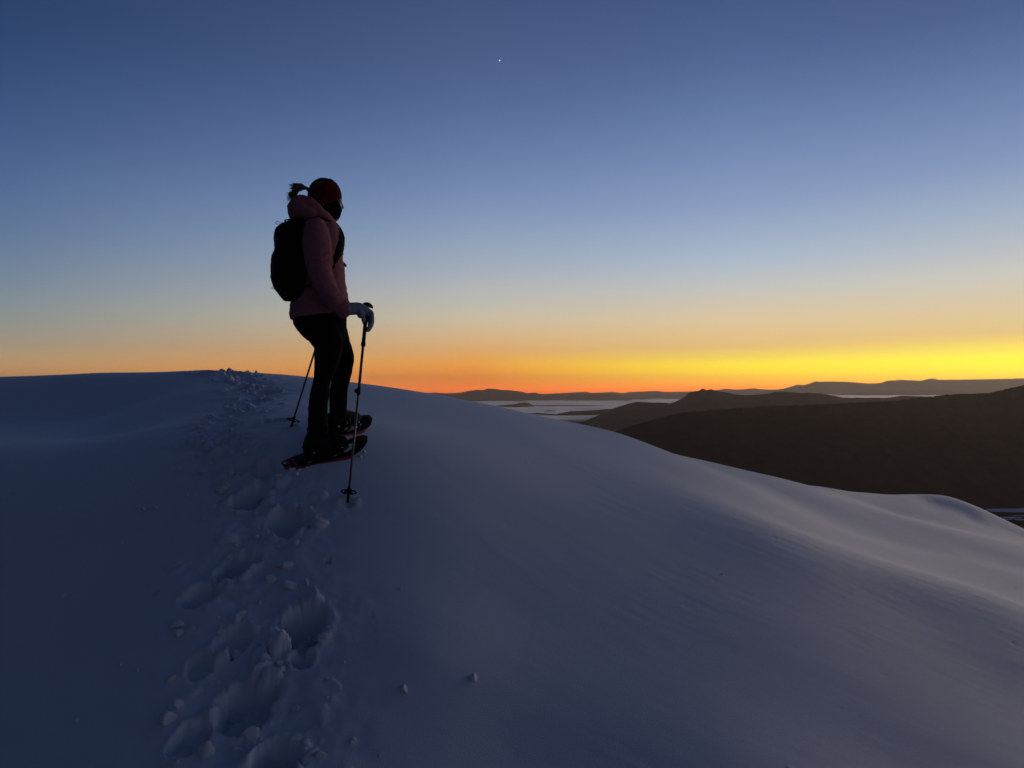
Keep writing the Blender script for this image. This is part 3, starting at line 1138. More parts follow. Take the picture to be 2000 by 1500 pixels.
def build_person():
    person = bpy.data.objects.new('person', None)
    person.location = BASE
    col.objects.link(person)
    tag(person, 'hiker in coral hooded fleece, black trousers and red headband leaning on two poles', 'person')

    # ---- body: one continuous skin
    g = head_shapes(Geo())
    g.tube([P(664.5, 391), P(667, 399), P(669, 405.5)], [(.0085, .007), (.010, .008), (.0125, .009)], n=12)     # nose
    g.ball(P(661, 391.5), .018, .055, .010)                                                       # brow
    g.ball(P(655, 404, -.036), .018, .017, .016)                                                  # cheekbones
    g.ball(P(655, 404, .036), .018, .017, .016)
    g.ball(P(661.5, 417), .012, .022, .007)                                                       # lips
    g.ball(P(656.5, 427), .018, .022, .015)                                                       # chin
    for s in (-1, 1):
        g.ball(P(629, 394, s * .072), .018, .009, .026)                                           # ears
    g.tube([P(633, 408), P(625, 428), P(622, 446)], [.054, .054, .06])
    g.loft(torso_specs(-.018, hem=False))
    g.tube(ARM_R, [r - .016 for r in ARM_RR])
    g.tube(ARM_L, [r - .016 for r in ARM_LR])
    for leg in (LEG_R, LEG_F):
        g.tube([P(a, b, l) for a, b, r, l in leg], [r - .010 for a, b, r, l in leg])
    g.ball(P(622, 628), .112, .150, .085)
    # hands and feet inside the gloves and boots
    g.tube([ARM_R[-1], GRIP_R - .045 * FW_R + .055 * AX_R, GRIP_R - .012 * FW_R + .046 * AX_R], [.026, .022, .016])
    g.tube([ARM_L[-1], GRIP_F - .045 * FW_F + .055 * AX_F, GRIP_F - .012 * FW_F + .046 * AX_F], [.026, .022, .016])
    for c, leg in ((near_foot, LEG_R), (far_foot, LEG_F)):
        an = P(leg[-1][0], leg[-1][1], leg[-1][3])
        g.tube([an, an - .02 * UP + .02 * HD, an - .015 * UP + .10 * HD], [.036, .034, .022])
    body = part('body', g.solid('body', .0048, smooth=3), M_skin, person)
    for s in (-1, 1):
        c = P(663.2, 396.5, s * .029)
        e = part('eye', Geo().ball(c - .006 * FD, .0115, .0115, .0115, n=14, m=9).mesh('eye'), M_eye, body)
        part('iris', Geo().ball(c + .0050 * FD, .0022, .0055, .0055, n=12, m=7).mesh('iris'), M_iris, body)

    # ---- hooded fleece jacket
    g = Geo()
    g.loft(torso_specs())
    g.tube(ARM_R, ARM_RR)
    g.tube(ARM_L, ARM_LR)
    # shoulders
    g.tube([P(621, 447, -.15), P(622, 440, 0), P(626, 447, .15)], [.060, .058, .060], ref=FD)
    # gathered hood and collar standing round the neck
    g.ball(P(589, 408), .083, .118, .083)
    g.ball(P(597, 420), .100, .135, .060)
    for s in (-1, 1):
        g.tube([P(590, 398, s * .02), P(604, 396, s * .085), P(622, 412, s * .092), P(638, 426, s * .068), P(649, 434, s * .02)], [.038, .037, .034, .030, .026])
    # cuffs
    for arm, rr in ((ARM_R, ARM_RR), (ARM_L, ARM_LR)):
        d = unit(arm[-1] - arm[-2])
        g.tube([arm[-1] - .012 * d, arm[-1] + .012 * d], [.052, .050], round_ends=True)

    def folds(w):
        # soft creases: strong at elbow and waist, faint elsewhere
        base = .0058 * noise3(w * np.array((1, 1, .8)), 13, 1.0) + .0042 * noise3(w * np.array((.7, .7, 1.7)), 27, 5.0)
        elb = np.exp(-(np.linalg.norm(w - ARM_R[2], axis=1) / .11) ** 2) + np.exp(-(np.linalg.norm(w - ARM_R[3], axis=1) / .09) ** 2)
        t = unit(ARM_R[3] - ARM_R[2])
        s = (w - ARM_R[2]) @ t
        ph = noise3(w, 9, 7.0)
        cre = elb * .0060 * np.sin(s * 95 + 7 * ph) * (.5 + noise3(w, 12, 21.0))
        z = w[:, 2]
        hem = P(600, 604)[2]
        waist = .005 * np.exp(-((z - hem - .05) / .06) ** 2) * np.sin(noise3(w, 10, 9.0) * 7)
        return base + cre + waist
    jac = part('jacket', g.solid('jacket', .0055, smooth=5, wrinkle=folds), M_jacket, person)
    jac['label'] = 'coral pink hooded fleece jacket'
    # zip pull on the hood edge
    # ---- trousers
    g = Geo()
    for leg in (LEG_R, LEG_F):
        g.tube([P(a, b, l) for a, b, r, l in leg], [r for a, b, r, l in leg])
    g.loft([(P(.5 * (b + f), r), FD, LD, np.linalg.norm(P(f, r) - P(b, r)) / 2, hw, 2.3) for r, b, f, hw in
            [(600, 576, 668, .160), (612, 572.5, 674, .178), (622, 572.5, 676, .182), (634, 575, 676, .180), (645, 582, 675, .172), (656, 591, 674, .150), (666, 602, 672, .12)]])

    def tf(w):
        z = w[:, 2]
        low = sstep(P(620, 740)[2], P(620, 860)[2], z)
        return .0022 * noise3(w, 13, 2.0) + (.002 + .0055 * low) * noise3(w * np.array((.55, .55, 1.7)), 24, 8.0)
    part('trousers', g.solid('trousers', .0055, smooth=4, wrinkle=tf), M_black, person)

    # ---- hair, headband, neck gaiter cut from inflated head shapes
    def line(x, pts):
        return np.interp(x, [p[0] for p in pts], [p[1] for p in pts])
    band_top = [(596, 387), (606, 378), (620, 370), (632, 361), (641, 352), (650, 344)]
    band_low = [(600, 410), (616, 408), (640, 402), (652, 396), (658, 393.5), (672, 391)]
    gait_top = [(600, 402), (615, 400), (640, 396), (650, 394.5), (656, 396), (661, 403), (665, 409.5), (675, 411)]

    def cut(name, e, fn, vox=.0045, mat=M_hair, extra=None, wr=None):
        g = head_shapes(Geo(), e)
        if extra:
            extra(g)
        me = g.solid(name, vox, smooth=2, wrinkle=wr)
        # judged on the middle plane, so both sides of the head are cut alike
        def f(w):
            w2 = w - ((w - P(633, 390)) @ LD) * LD
            return fn(*pix(w2), w)
        keep_faces(me, f)
        o = part(name, me, mat, person)
        so = o.modifiers.new('thickness', 'SOLIDIFY')
        so.thickness = .006
        so.offset = -1
        return o
    def ears(g):
        for s in (-1, 1):
            g.ball(P(629, 394, s * .072), .026, .016, .034)
    cut('hair', .0035, lambda x, y, w: y < line(x, band_low) + 6, wr=lambda w: .0016 * noise3(w * np.array((.4, .4, 1.0)), 90, 4.0))
    cut('headband', .0085, lambda x, y, w: line(x, band_top) < y < line(x, band_low), mat=M_band, extra=ears, wr=lambda w: .0008 * noise3(w, 50, 6.0))

    def muzzle(g):
        g.ball(P(653, 414.5), .043, .052, .046)
        g.tube([P(636, 410), P(630, 428), P(626, 442)], [.066, .068, .072])
    cut('neck_gaiter', .007, lambda x, y, w: y > line(x, gait_top), mat=M_black, extra=muzzle, wr=lambda w: .0020 * noise3(w * np.array((1, 1, 2.0)), 38, 6.0))

    # ---- ponytail: a tie and many tapering strands
    rr = random.Random(5)
    hair = Geo()
    tie = P(603.5, 371.5)
    for k in range(230):
        u = rr.random()
        sp = rr.uniform(-.02, .02)
        up = rr.uniform(-1, 1)
        end = rr.choice([0, 0, 1, 1, 2])
        p0 = tie + .008 * (rr.uniform(-1, 1) * LD + rr.uniform(-1, 1) * UP) + .012 * FD
        p1 = P(595 + rr.uniform(-1, 1), 366.5 + 3.0 * up, sp * .6)
        p2 = P(584 + rr.uniform(-3, 2), 365.5 + 7.0 * up + rr.uniform(-1, 2), sp)
        if end == 0:
            p3 = P(576 + rr.uniform(-3, 3), 364 + 6 * up, sp * 1.3)
            p4 = P(568.5 + rr.uniform(-5, 5), 359 + 11 * (up + 1) * .6 + rr.uniform(-3, 2), sp * 1.6)
        elif end == 1:
            p3 = P(575.5 + rr.uniform(-3, 3), 373 + 4 * up, sp * 1.3)
            p4 = P(563.5 + rr.uniform(-5, 6), 384 + rr.uniform(-8, 10), sp * 1.6)
        else:
            p3 = P(577 + rr.uniform(-3, 3), 378 + 4 * up, sp * 1.3)
            p4 = P(568 + rr.uniform(-4, 6), 394 + rr.uniform(-8, 12), sp * 1.6)
        w = rr.uniform(.0010, .0028)
        hair.tube([p0, p1, p2, p3, p4], [w * .9, w * 1.25, w * 1.3, w * .9, w * .18], n=5, sub=4, round_ends=False)
    pt = part('ponytail', hair.mesh('ponytail'), M_tail, person)
    part('hair_tie', Geo().tube([tie + .006 * unit(P(612, 374) - tie), tie - .006 * unit(P(612, 374) - tie)], [.0105, .0105], n=14).mesh('hair_tie'), M_black, pt)
    # flyaway wisps on the crown
    # ---- gloves
    build_glove('glove', hand_points(GRIP_R, FW_R, AX_R, LAT_R, 1), ARM_R[-1] + .030 * unit(GRIP_R + .05 * AX_R - ARM_R[-1]), person)
    build_glove('glove', hand_points(GRIP_F, FW_F, AX_F, LAT_F, -1), ARM_L[-1] + .020 * unit(GRIP_F + .05 * AX_F - ARM_L[-1]), person)
    return person


def pole_mesh_parts(root, top, tip, fw, lower_joint, strap_side, sunk):
    ax = unit(top - tip)
    lat = np.cross(fw, ax)
    L = np.linalg.norm(top - tip)
    org = tip

    def at_(s):          # s metres below the grip's top
        return top - s * ax

    def mk(name, g, mat, par=None):
        return part(name, g.mesh(name, origin=org), mat, par or root)
    # grip: contoured foam with a hooked head
    g = Geo()
    g.tube([at_(.275), at_(.262), at_(.255), at_(.15), at_(.125), at_(.085), at_(.045), at_(.022)], [.0145, .0145, .0120, .0118, .0128, .0135, .0125, .0135], ref=fw, n=16, sub=3)
    # head: a palm rest that ends in a beak pointing forward
    g.tube([at_(.012) - .022 * fw, at_(.002) - .012 * fw, at_(-.002) + .004 * fw, at_(.001) + .020 * fw, at_(.010) + .034 * fw],
           [.0125, .0165, .0170, .0130, .0065], ref=lat, n=14, sub=4)
    me = g.solid('grip', .0032, smooth=2, origin=org)
    grip = part('grip', me, M_plastic, root)
    # wrist strap: a loop that hangs from the head to below the hand
    g = Geo()
    s0 = [at_(.016) - .016 * fw, at_(.05) - .030 * fw + .018 * lat * strap_side, at_(.11) - .030 * fw + .026 * lat * strap_side, at_(.15) - .012 * fw + .020 * lat * strap_side, at_(.125) + .004 * fw + .014 * lat * strap_side, at_(.04) - .012 * fw + .004 * lat * strap_side]
    g.tube(s0, [(.0016, .007)] * len(s0), ref=unit(np.cross(lat, ax)), n=8, sub=5)
    mk('wrist_strap', g, M_black, grip)
    # three telescoping shaft sections and their clamps
    a, b = .58 * L * lower_joint, L - .03
    mk('upper_shaft', Geo().tube([at_(.25), at_(a)], [.0080, .0080], n=14, sub=1, round_ends=False), M_alu)
    mk('lower_shaft', Geo().tube([at_(a - .01), at_(b)], [.0066, .0058], n=14, sub=1, round_ends=False), M_alu)
    g = Geo().tube([at_(a - .022), at_(a - .018), at_(a + .016), at_(a + .020)], [.0088, .0112, .0112, .0085], n=14, sub=1)
    mk('clamp_collar', g, M_plastic)
    mk('clamp_lever', Geo().box(at_(a) - .016 * fw, fw, lat, ax, .008, .005, .010), M_plastic)
    # basket: a ring on spokes, with the ferrule and steel tip below
    s = L - sunk
    g = Geo()
    th = np.linspace(0, 2 * np.pi, 25)
    rim = [at_(s + .004) + .040 * (math.cos(t) * fw + math.sin(t) * lat) for t in th[:-1]]
    cir = []
    for k in range(24):
        t = th[k]
        out = math.cos(t) * fw + math.sin(t) * lat
        c = at_(s + .004) + .039 * out
        cir.append([c + .0042 * (math.cos(f) * out) + .0030 * math.sin(f) * ax for f in np.linspace(0, 2 * np.pi, 8, endpoint=False)])
    n0 = len(g.v)
    for r_ in cir:
        g.v.extend([tuple(p) for p in r_])
    for k in range(24):
        for j in range(8):
            g.f.append((n0 + k * 8 + j, n0 + k * 8 + (j + 1) % 8, n0 + ((k + 1) % 24) * 8 + (j + 1) % 8, n0 + ((k + 1) % 24) * 8 + j))
    for k in range(5):
        t = k * 2 * math.pi / 5 + .3
        out = math.cos(t) * fw + math.sin(t) * lat
        g.tube([at_(s - .006) + .008 * out, at_(s + .003) + .040 * out], [(.010, .0028), (.006, .0024)], ref=np.cross(out, ax), n=8, sub=1)
    g.tube([at_(s - .022), at_(s - .010), at_(s + .010), at_(s + .016)], [.0085, .0125, .0115, .0085], n=14, sub=2)
    mk('basket', g, M_plastic)
    g = Geo().tube([at_(s + .012), at_(s + .05), at_(L - .006)], [.0085, .0075, .0050], n=12, sub=2)
    fer = mk('ferrule', g, M_plastic)
    mk('carbide_tip', Geo().tube([at_(L - .010), at_(L + .012)], [.0030, .0020], n=8, sub=1), M_steel, fer)


def build_poles():
    for k, (top, tip, fw, lab, side) in enumerate([
            (TOP_R, TIP_R, FW_R, 'trekking pole planted below the red snowshoes, gripped by the grey glove', 1),
            (TOP_F, TIP_F, FW_F, 'slanting trekking pole behind the hiker, its basket on the snow beside the track', -1)]):
        root = bpy.data.objects.new('trekking_pole', None)
        root.location = tip
        col.objects.link(root)
        tag(root, lab, 'trekking pole', 'trekking poles of the hiker')
        pole_mesh_parts(root, top, tip, fw, .80 if k == 0 else .62, side, .070 if k == 0 else .050)


def build_backpack():
    root = bpy.data.objects.new('backpack', None)
    base = P(565, 586)
    root.location = base
    col.objects.link(root)
    tag(root, 'plump black hiking backpack worn over the coral fleece', 'backpack')

    def mk(name, me, mat, par=None):
        return part(name, me, mat, par or root)
    rows = [(431, 572, 592, .06), (434, 562, 595, .095), (440, 548, 596, .125), (449, 537.5, 596, .143), (464, 536, 595, .150), (483, 537.5, 594, .153), (497, 534.5, 594, .156), (512, 532, 595, .160), (541, 532.5, 598, .160),
            (560, 537, 602, .156), (573, 545, 603, .148), (582, 551.5, 592, .128), (586.5, 556, 582, .10)]
    g = Geo()
    g.loft([(P(.5 * (b + f), r), FD, LD, np.linalg.norm(P(f, r) - P(b, r)) / 2, hw, 2.9) for r, b, f, hw in rows])

    def pf(w):
        z = w[:, 2]
        return .003 * noise3(w, 11, 3.0) + .0016 * noise3(w * np.array((1, 1, 2.2)), 26, 4.0)
    bag = mk('bag', g.solid('bag', .006, smooth=5, origin=base, wrinkle=pf), M_pack)
    # front pocket panel and lid seam
    g = Geo()
    g.loft([(P(.5 * (b + f), r), FD, LD, np.linalg.norm(P(f, r) - P(b, r)) / 2, hw, 2.6) for r, b, f, hw in
            [(492, 533.5, 548, .09), (500, 531.5, 552, .115), (520, 530, 555, .122), (545, 530.5, 556, .120), (560, 535.5, 556, .11), (568, 541, 554, .09)]])
    mk('front_pocket', g.solid('front_pocket', .006, smooth=4, origin=base, wrinkle=pf), M_pack)
    for s in (-1, 1):
        # padded shoulder strap: over the shoulder, down the chest, back under the arm
        g = Geo()
        pts = [P(592, 444, s * .075), P(606, 431.5, s * .085), P(626, 427.5, s * .095), P(645, 436, s * .112), P(657, 450, s * .122), P(662.5, 466, s * .128), P(662, 485, s * .134), P(657, 508, s * .144), P(648, 530, s * .160), P(620, 552, s * .188), P(596, 560, s * .16)]
        g.tube(pts, [(.030, .010), (.032, .012), (.036, .014), (.040, .015), (.042, .016), (.042, .016), (.040, .015), (.034, .013), (.018, .008), (.012, .004), (.012, .004)], ref=unit(LD - s * .95 * FD), n=14, sub=6)
        st = mk('shoulder_strap', g.solid('shoulder_strap', .005, smooth=2, origin=base), M_pack)
        # load-lifter webbing that bows away from the chest
        g = Geo()
        pts = [P(652, 441, s * .095), P(665, 450, s * .097), P(672.5, 464, s * .098), P(670.5, 477, s * .1), P(666.5, 488, s * .104)]
        g.tube(pts, [(.010, .0022)] * 5, ref=LD, n=8, sub=6)
        mk('webbing', g.mesh('webbing', origin=base), M_pack, st)
    g = Geo()
    g.tube([P(663, 512, -.115), P(672, 515.5, -.06), P(674, 517, 0), P(672, 515.5, .06), P(663, 512, .115)], [(.010, .0022)] * 5, ref=UP, n=8, sub=6)
    ss = mk('sternum_strap', g.mesh('sternum_strap', origin=base), M_pack)
    mk('buckle', Geo().tube([P(671, 516, -.03), P(675.5, 519, -.015)], [(.012, .006), (.010, .005)], ref=UP, n=10, sub=1).mesh('buckle', origin=base), M_plastic, ss)
    mk('strap_end', Geo().tube([P(668, 490, -.1), P(670.5, 496, -.1), P(670, 498, -.1)], [.0016] * 3, n=6).mesh('strap_end', origin=base), M_pack, ss)
    # haul loop and drawcord loops
    for name, pts in (('haul_loop', [P(566, 436), P(556, 430.5), P(575, 428), P(580, 433)]),
                      ('cord_loop', [P(552, 441), P(546, 434), P(540, 433), P(538.5, 436.5), P(544, 438), P(552, 438)]),
                      ('cord_loop', [P(534, 548), P(529, 544), P(528.5, 538), P(531, 536), P(533.5, 540)]),
                      ('cord_loop', [P(536, 562), P(532.5, 560), P(530.5, 562.5), P(535, 565)])):
        r_ = .0042 if name == 'haul_loop' else .0016
        mk(name, Geo().tube(pts, [r_] * len(pts), n=7, sub=6).mesh(name, origin=base), M_pack, bag)
    mk('cord_lock', Geo().ball(P(551, 436.5), .005, .005, .008).mesh('cord_lock', origin=base), M_plastic, bag)


def foot_frame(c, yaw, pitch):
    """frame on the snow under a foot: heading and side follow the slope"""
    def zz(v):
        return float(base_h(np.array([v[0]]), np.array([v[1]]))[0]) + CAMZ
    HD = np.array((math.cos(yaw), math.sin(yaw), 0.0))
    HS = np.array((-math.sin(yaw), math.cos(yaw), 0.0))
    a, b = c - .2 * HD[:2], c + .2 * HD[:2]
    h = unit(np.array((*(b - a), zz(b) - zz(a) + .4 * math.tan(pitch))))
    a, b = c - .09 * HS[:2], c + .09 * HS[:2]
    s0 = np.array((*(b - a), zz(b) - zz(a)))
    n = unit(np.cross(h, s0))
    s = np.cross(n, h)
    o = np.array((*c, .25 * (zz(c - .2 * HD[:2]) + zz(c + .2 * HD[:2])) + .5 * zz(c)))
    return o, h, s, n


def build_shoes(person):
    for k, (c, ank) in enumerate(((near_foot, LEG_R[-1]), (far_foot, LEG_F[-1]))):
        o, h, s, n = foot_frame(c, (R(29), R(54))[k], (R(2.5), R(2))[k])
        s = -s                          # outward for the near foot
        o = o - .005 * n
        root = bpy.data.objects.new('snowshoe', None)
        root.location = o
        col.objects.link(root)
        tag(root, ['red edged snowshoe with a black upturned toe, nearer the planted pole basket',
                   'red edged snowshoe under the boot with the yellow tab'][k], 'snowshoe', 'pair of snowshoes worn by the hiker')

        def q(x, y, z):
            return o + x * h + y * s + z * n

        def lift(x):
            return .020 + .85 * max(0, x - .11) ** 1.5 + .10 * max(0, -x - .2) ** 1.3

        def half(x):
            # half width along the length
            return float(np.interp(x, [-.245, -.235, -.205, -.15, -.05, .06, .15, .21, .25, .272, .282], [.018, .031, .053, .073, .088, .095, .095, .086, .064, .037, .006]))

        def mk(name, g, mat, par=None, solid=None):
            me = g.mesh(name, origin=o) if solid is None else g.solid(name, solid, smooth=2, origin=o)
            return part(name, me, mat, par or root)
        # deck plate from tail to toe hole
        g = Geo()
        xs = np.linspace(-.240, .085, 22)
        top = []
        for sd in (1,):
            rings = []
            for x in xs:
                w = half(x) - .006
                ring = [q(x, y, lift(x) - .004 + zz_) for y, zz_ in [(-w, 0), (-w * .5, .002), (0, .003), (w * .5, .002), (w, 0), (w, -.005), (0, -.005), (-w, -.005)]]
                rings.append(ring)
            g.rings(rings)
        deck = mk('deck', g, M_plastic)
        # raised ribs and pale slots on the tail
        for x in (-.215, -.18):
            mk('deck_slot', Geo().tube([q(x, -.045, lift(x) + .0005), q(x + .006, 0, lift(x) + .002), q(x, .045, lift(x) + .0005)], [(.009, .0015)] * 3, ref=h, n=8), M_steel if False else M_red, deck)
        # red side rails: a tall flange on each edge
        for sd in (-1, 1):
            pts, rad = [], []
            for x in np.linspace(-.236, .15, 16):
                pts.append(q(x, sd * half(x), lift(x) - .010))
                rad.append((.0060, .0100))
            mk('side_rail', Geo().tube(pts, rad, ref=s, n=10, sub=2), M_red)
        # black toe: a broad upturned hoop around an open window
        g = Geo()
        outer, inner = [], []
        xo = list(np.linspace(.055, .282, 18))
        m = 2 * len(xo)
        path = [(x, half(x)) for x in xo] + [(x, -half(x)) for x in reversed(xo)]
        win = []
        for x, y in path:
            # window edge: an oval between boot toe and tip
            t = (x - .055) / (.282 - .055)
            win.append((.085 + .115 * t, y * .50))
        rings = []
        for (x, y), (wx, wy) in zip(path, win):
            up = .004 + .020 * (1 - abs(y) / .105) * (x > .2)
            rings.append([q(x, y, lift(x) - .004), q(.5 * (x + wx), .5 * (y + wy), lift(.5 * (x + wx)) + .010), q(wx, wy, lift(wx) + .004), q(wx, wy, lift(wx) - .002), q(.5 * (x + wx), .5 * (y + wy), lift(.5 * (x + wx)) + .002), q(x, y, lift(x) - .012)])
        g.rings(rings)
        mk('toe_hoop', g, M_plastic)
        # boot platform, binding pivot and claws
        bd = mk('binding_plate', Geo().box(q(-.02, 0, .026), h, s, n, .125, .050, .004), M_plastic)
        for x in (-.10, .055):
            mk('claw', Geo().tube([q(x, -.05, .02), q(x, 0, -.004), q(x, .05, .02)], [(.016, .004)] * 3, ref=h, n=8), M_steel, bd)

        # ---- boot (clothing of the hiker)
        bh = .030
        ankle = P(ank[0], ank[1], ank[3])
        la = (ankle - o)
        ax, ay = float(la @ h), float(la @ s)
        heel_x, toe_x = ax - .075, ax + .195
        mid = ay
        g = Geo()
        # sole
        g.loft([(q(x, mid * (1 - .5 * t), bh + .014), s, n, w, .014, 4) for x, w, t in
                [(heel_x, .024, 0), (heel_x + .012, .036, 0), (heel_x + .08, .038, .2), (heel_x + .15, .046, .5), (toe_x - .035, .043, .8), (toe_x - .006, .026, 1)]])
        # upper
        g.loft([(q(x, mid * (1 - .5 * t), bh + .018 + hh), s, n, w, hh, 2.5) for x, w, hh, t in
                [(heel_x + .004, .028, .034, 0), (heel_x + .02, .040, .050, 0), (heel_x + .085, .044, .056, .2), (heel_x + .14, .047, .048, .5), (toe_x - .05, .046, .037, .7), (toe_x - .02, .038, .031, .9), (toe_x - .003, .020, .019, 1)]])
        # shaft and tongue
        g.tube([q(heel_x + .062, mid, bh + .05), ankle - .015 * UP + .012 * h, ankle + .045 * UP + .006 * h], [(.044, .052), (.046, .054), (.046, .050)], ref=s, n=18)
        boot = part('boot', g.solid('boot', .005, smooth=2, origin=BASE, wrinkle=lambda w: .0012 * noise3(w, 40, 2.0)), M_boot, person)
        # laces
        for i in range(4):
            x = heel_x + .118 + .022 * i
            z = bh + .018 + 2 * np.interp(x, [heel_x + .085, heel_x + .14, toe_x - .05], [.056, .048, .037]) + .001
            g = Geo().tube([q(x, mid * .7 - .020, z - .006), q(x + .004, mid * .7, z + .002), q(x + .010, mid * .7 + .020, z - .006)], [.0024] * 3, n=7)
            part('lace', g.mesh('lace'), M_glove if k else M_boot, boot)
        if k == 1:
            g = Geo().box(q(heel_x + .125, mid * .8 + .0435, bh + .048), h, s, n, .011, .0035, .012)
            tb = part('side_tab', g.mesh('side_tab'), M_tab, boot)
            tb['label'] = 'yellow tab on the boot side'
        # binding straps over the boot
        for x, w, hh in ((toe_x - .055, .051, .082), (heel_x + .135, .054, .110)):
            pts = [q(x, mid * .6 + w * math.cos(t), bh - .004 + (hh + .008) * math.sin(t) ** .8) for t in np.linspace(.0, math.pi, 9)]
            st = mk('binding_strap', Geo().tube(pts, [(.011, .0022)] * 9, ref=h, n=8, sub=3), M_plastic, bd)
            mk('buckle', Geo().box(q(x, mid * .6 + w * .93, bh + .026), h, s, n, .006, .003, .007), M_steel, st)
        pts = [q(heel_x + .07, mid + .046, bh + .02), q(heel_x + .02, mid + .043, bh + .045), q(heel_x - .006, mid, bh + .055), q(heel_x + .02, mid - .043, bh + .045), q(heel_x + .07, mid - .046, bh + .02)]
        hs = mk('heel_strap', Geo().tube(pts, [(.009, .0022)] * 5, ref=n, n=8, sub=5), M_plastic, bd)
        mk('buckle', Geo().box(q(heel_x + .045, mid + .048, bh + .033), h, s, n, .006, .003, .006), M_steel, hs)


# ------------------------------------------------------------------ loose snow


def clod_mesh(seed):
    """a broken lump: a ball chipped by random planes, then roughened"""
    rr = random.Random(seed)
    bm = bmesh.new()
    bmesh.ops.create_icosphere(bm, subdivisions=3, radius=1.0)
    cuts = []
    for k in range(9):
        n = Vector((rr.gauss(0, 1), rr.gauss(0, 1), rr.gauss(0, 1))).normalized()
        cuts.append((n, rr.uniform(.42, .78)))
    for v in bm.verts:
        for n, d in cuts:
            e = v.co.dot(n) - d
            if e > 0:
                v.co -= n * e * .92
        v.co *= 1 + .10 * mnoise.noise(v.co * 1.7 + Vector((seed, 0, 0))) + .07 * mnoise.noise(v.co * 5 + Vector((0, seed, 0)))
    me = bpy.data.meshes.new('snow_clod')
    bm.to_mesh(me)
    bm.free()
    me.polygons.foreach_set('use_smooth', np.ones(len(me.polygons), dtype=bool))
    me.materials.append(M_snow)
    return me


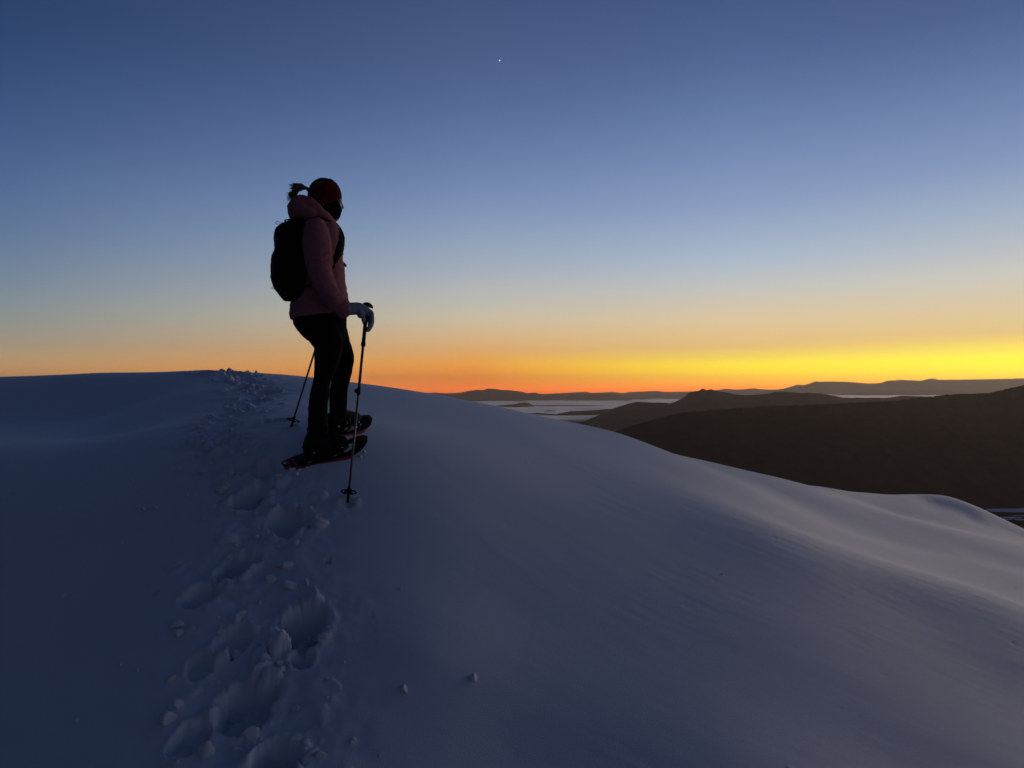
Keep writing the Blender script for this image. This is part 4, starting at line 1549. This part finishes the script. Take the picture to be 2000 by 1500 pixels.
def build_clods():
    meshes = [clod_mesh(k + 1) for k in range(10)]
    rr = random.Random(21)
    def lab(kind, py, rad):
        big = rad > (.017 if kind == 'open' else .022)
        if kind == 'crest':
            return ('rough lump of broken snow on the brow where the track crosses' if big else 'small crumb of snow on the brow where the track crosses'), 'broken snow on the brow'
        if kind == 'open':
            return ('smooth rolled snowball alone on the untracked slope' if big else 'tiny snow pellet alone on the untracked slope'), 'snowballs on the open slope'
        if py < 880:
            return ('lump of kicked up snow on the track between snowshoes and brow' if big else 'crumb of snow on the track between snowshoes and brow'), 'snow clods on the far track'
        if py < 1010:
            return ('clod of snow lying just behind the snowshoe tails' if big else 'crumb of snow lying just behind the snowshoe tails'), 'snow clods behind the snowshoes'
        return ('chunky clod of snow on the rim of the deep footprints' if big else 'crumb of snow scattered among the deep footprints'), 'snow clods among the deep footprints'
    spots = []      # px, py, radius in px, kind
    for a in [(925, 1326, 11), (789, 1351, 11), (690, 1448, 10), (640, 1330, 5), (782, 1151, 4), (640, 1365, 5), (742, 1476, 4), (280, 996, 7), (305, 993, 4), (368, 970, 4), (382, 962, 4),
              (240, 1060, 4), (258, 940, 4), (125, 1165, 6), (150, 1408, 5), (235, 1300, 5), (1410, 1123, 3), (595, 938, 3), (268, 1310, 5), (30, 1445, 5)]:
        spots.append((*a, 'open'))
    for a in [(596, 1022, 14), (630, 1026, 15), (577, 1060, 9), (560, 1105, 12), (566, 1140, 15), (525, 1130, 12), (545, 1100, 8), (638, 1228, 12), (634, 1250, 13), (345, 1222, 14), (350, 1240, 9), (335, 1330, 9),
              (430, 1238, 9), (465, 1268, 12), (470, 1196, 8), (440, 1255, 8), (545, 1292, 10), (550, 1310, 8), (395, 1448, 22), (400, 1470, 18), (330, 1410, 16), (345, 1385, 14), (490, 1432, 17), (540, 1460, 11), (610, 1468, 14), (625, 1475, 10),
              (595, 1450, 8), (520, 970, 12), (535, 985, 9), (545, 930, 8), (433, 955, 11), (440, 945, 8), (470, 1000, 8), (500, 1045, 9), (460, 1060, 8), (620, 985, 4), (700, 975, 4), (695, 985, 3), (668, 990, 3), (580, 925, 6), (505, 945, 8),
              (455, 880, 7), (470, 868, 8), (480, 880, 7), (385, 858, 5), (395, 850, 4), (450, 838, 6), (470, 850, 5), (455, 820, 5), (440, 795, 6), (452, 800, 6), (468, 805, 5), (485, 778, 5), (497, 765, 6), (515, 772, 4), (520, 780, 4), (560, 909, 8), (571, 915, 7), (585, 917, 5), (553, 903, 6), (600, 914, 4), (712, 884, 4), (704, 893, 4)]:
        spots.append((*a, 'track'))
    for a in [(383, 722, 5), (397, 721, 6), (408, 723, 5), (425, 722, 7), (437, 724, 5), (448, 725, 6), (460, 724, 7), (471, 726, 5), (482, 727, 5), (500, 728, 5), (512, 727, 4), (540, 730, 3), (430, 730, 6), (445, 733, 7), (460, 735, 6), (475, 737, 6),
              (490, 733, 5), (435, 740, 6), (450, 744, 5), (468, 746, 6), (480, 748, 5), (420, 732, 5)]:
        spots.append((*a, 'crest'))
    for k in range(55):                    # crumbs along the track
        t = rr.random() ** .8
        q = (len(PATH) - 4) * t + 1
        i = int(q)
        f = q - i
        x = PATH[i][0] * (1 - f) + PATH[i + 1][0] * f + rr.gauss(0, .12)
        y = PATH[i][1] * (1 - f) + PATH[i + 1][1] * f + rr.gauss(0, .10)
        if y < 2.3:
            continue
        spots.append((x, y, rr.uniform(.008, .024) * (1.3 if rr.random() < .15 else 1), 'xy'))
    for k, sp in enumerate(spots):
        px, py, r, kind = sp
        if kind == 'xy':
            x, y, rad = px, py, r
            kind = 'track'
            py = HZ - F * float(base_h(np.array([x]), np.array([y]))[0]) / y
        else:
            g = ground(px, py, h=base_h)
            x, y = g[0], g[1]
            rad = r * y / F * (1.12 if kind == 'track' and r >= 8 else 1.0)
        z = float(snow_h(np.array([x]), np.array([y]))[0]) + CAMZ
        o = bpy.data.objects.new('snow_clod', meshes[rr.randrange(len(meshes))])
        col.objects.link(o)
        sx, sy, sz = rad * rr.uniform(.85, 1.25), rad * rr.uniform(.8, 1.15), rad * rr.uniform(.7, 1.0)
        o.scale = (sx, sy, sz)
        o.rotation_euler = (rr.uniform(-.5, .5), rr.uniform(-.5, .5), rr.uniform(0, 6.28))
        o.location = (x, y, z + sz * .18)
        lb, gr = lab(kind, py, rad)
        tag(o, lb, 'snow clod', gr)


def build_planet():
    d = 30000.0
    p = at(976, 118, d)
    me = Geo().ball((0, 0, 0), 1, 1, 1, FD, LD, UP, n=16, m=10).mesh('planet', origin=np.zeros(3))
    m = bpy.data.materials.new('planet_light')
    m.use_nodes = True
    nt = m.node_tree
    nt.nodes.clear()
    out = nt.nodes.new('ShaderNodeOutputMaterial')
    e = nt.nodes.new('ShaderNodeEmission')
    e.inputs['Color'].default_value = (1, .98, .95, 1)
    e.inputs['Strength'].default_value = 1.6
    nt.links.new(e.outputs[0], out.inputs['Surface'])
    o = link('planet', me, m)
    o.location = (p[0], p[1], p[2] + CAMZ)
    r = 1.05 * d / F
    o.scale = (r * .85, r, r * 1.25)
    tag(o, 'bright white evening star alone in the clear blue sky', 'planet')


POLE_HOLES.extend([(TIP_R[0], TIP_R[1], .035, .03), (TIP_F[0], TIP_F[1], .03, .025)])
build_snow()
build_far()
person = build_person()
build_backpack()
build_poles()
build_shoes(person)
build_clods()
build_planet()
build_haze()
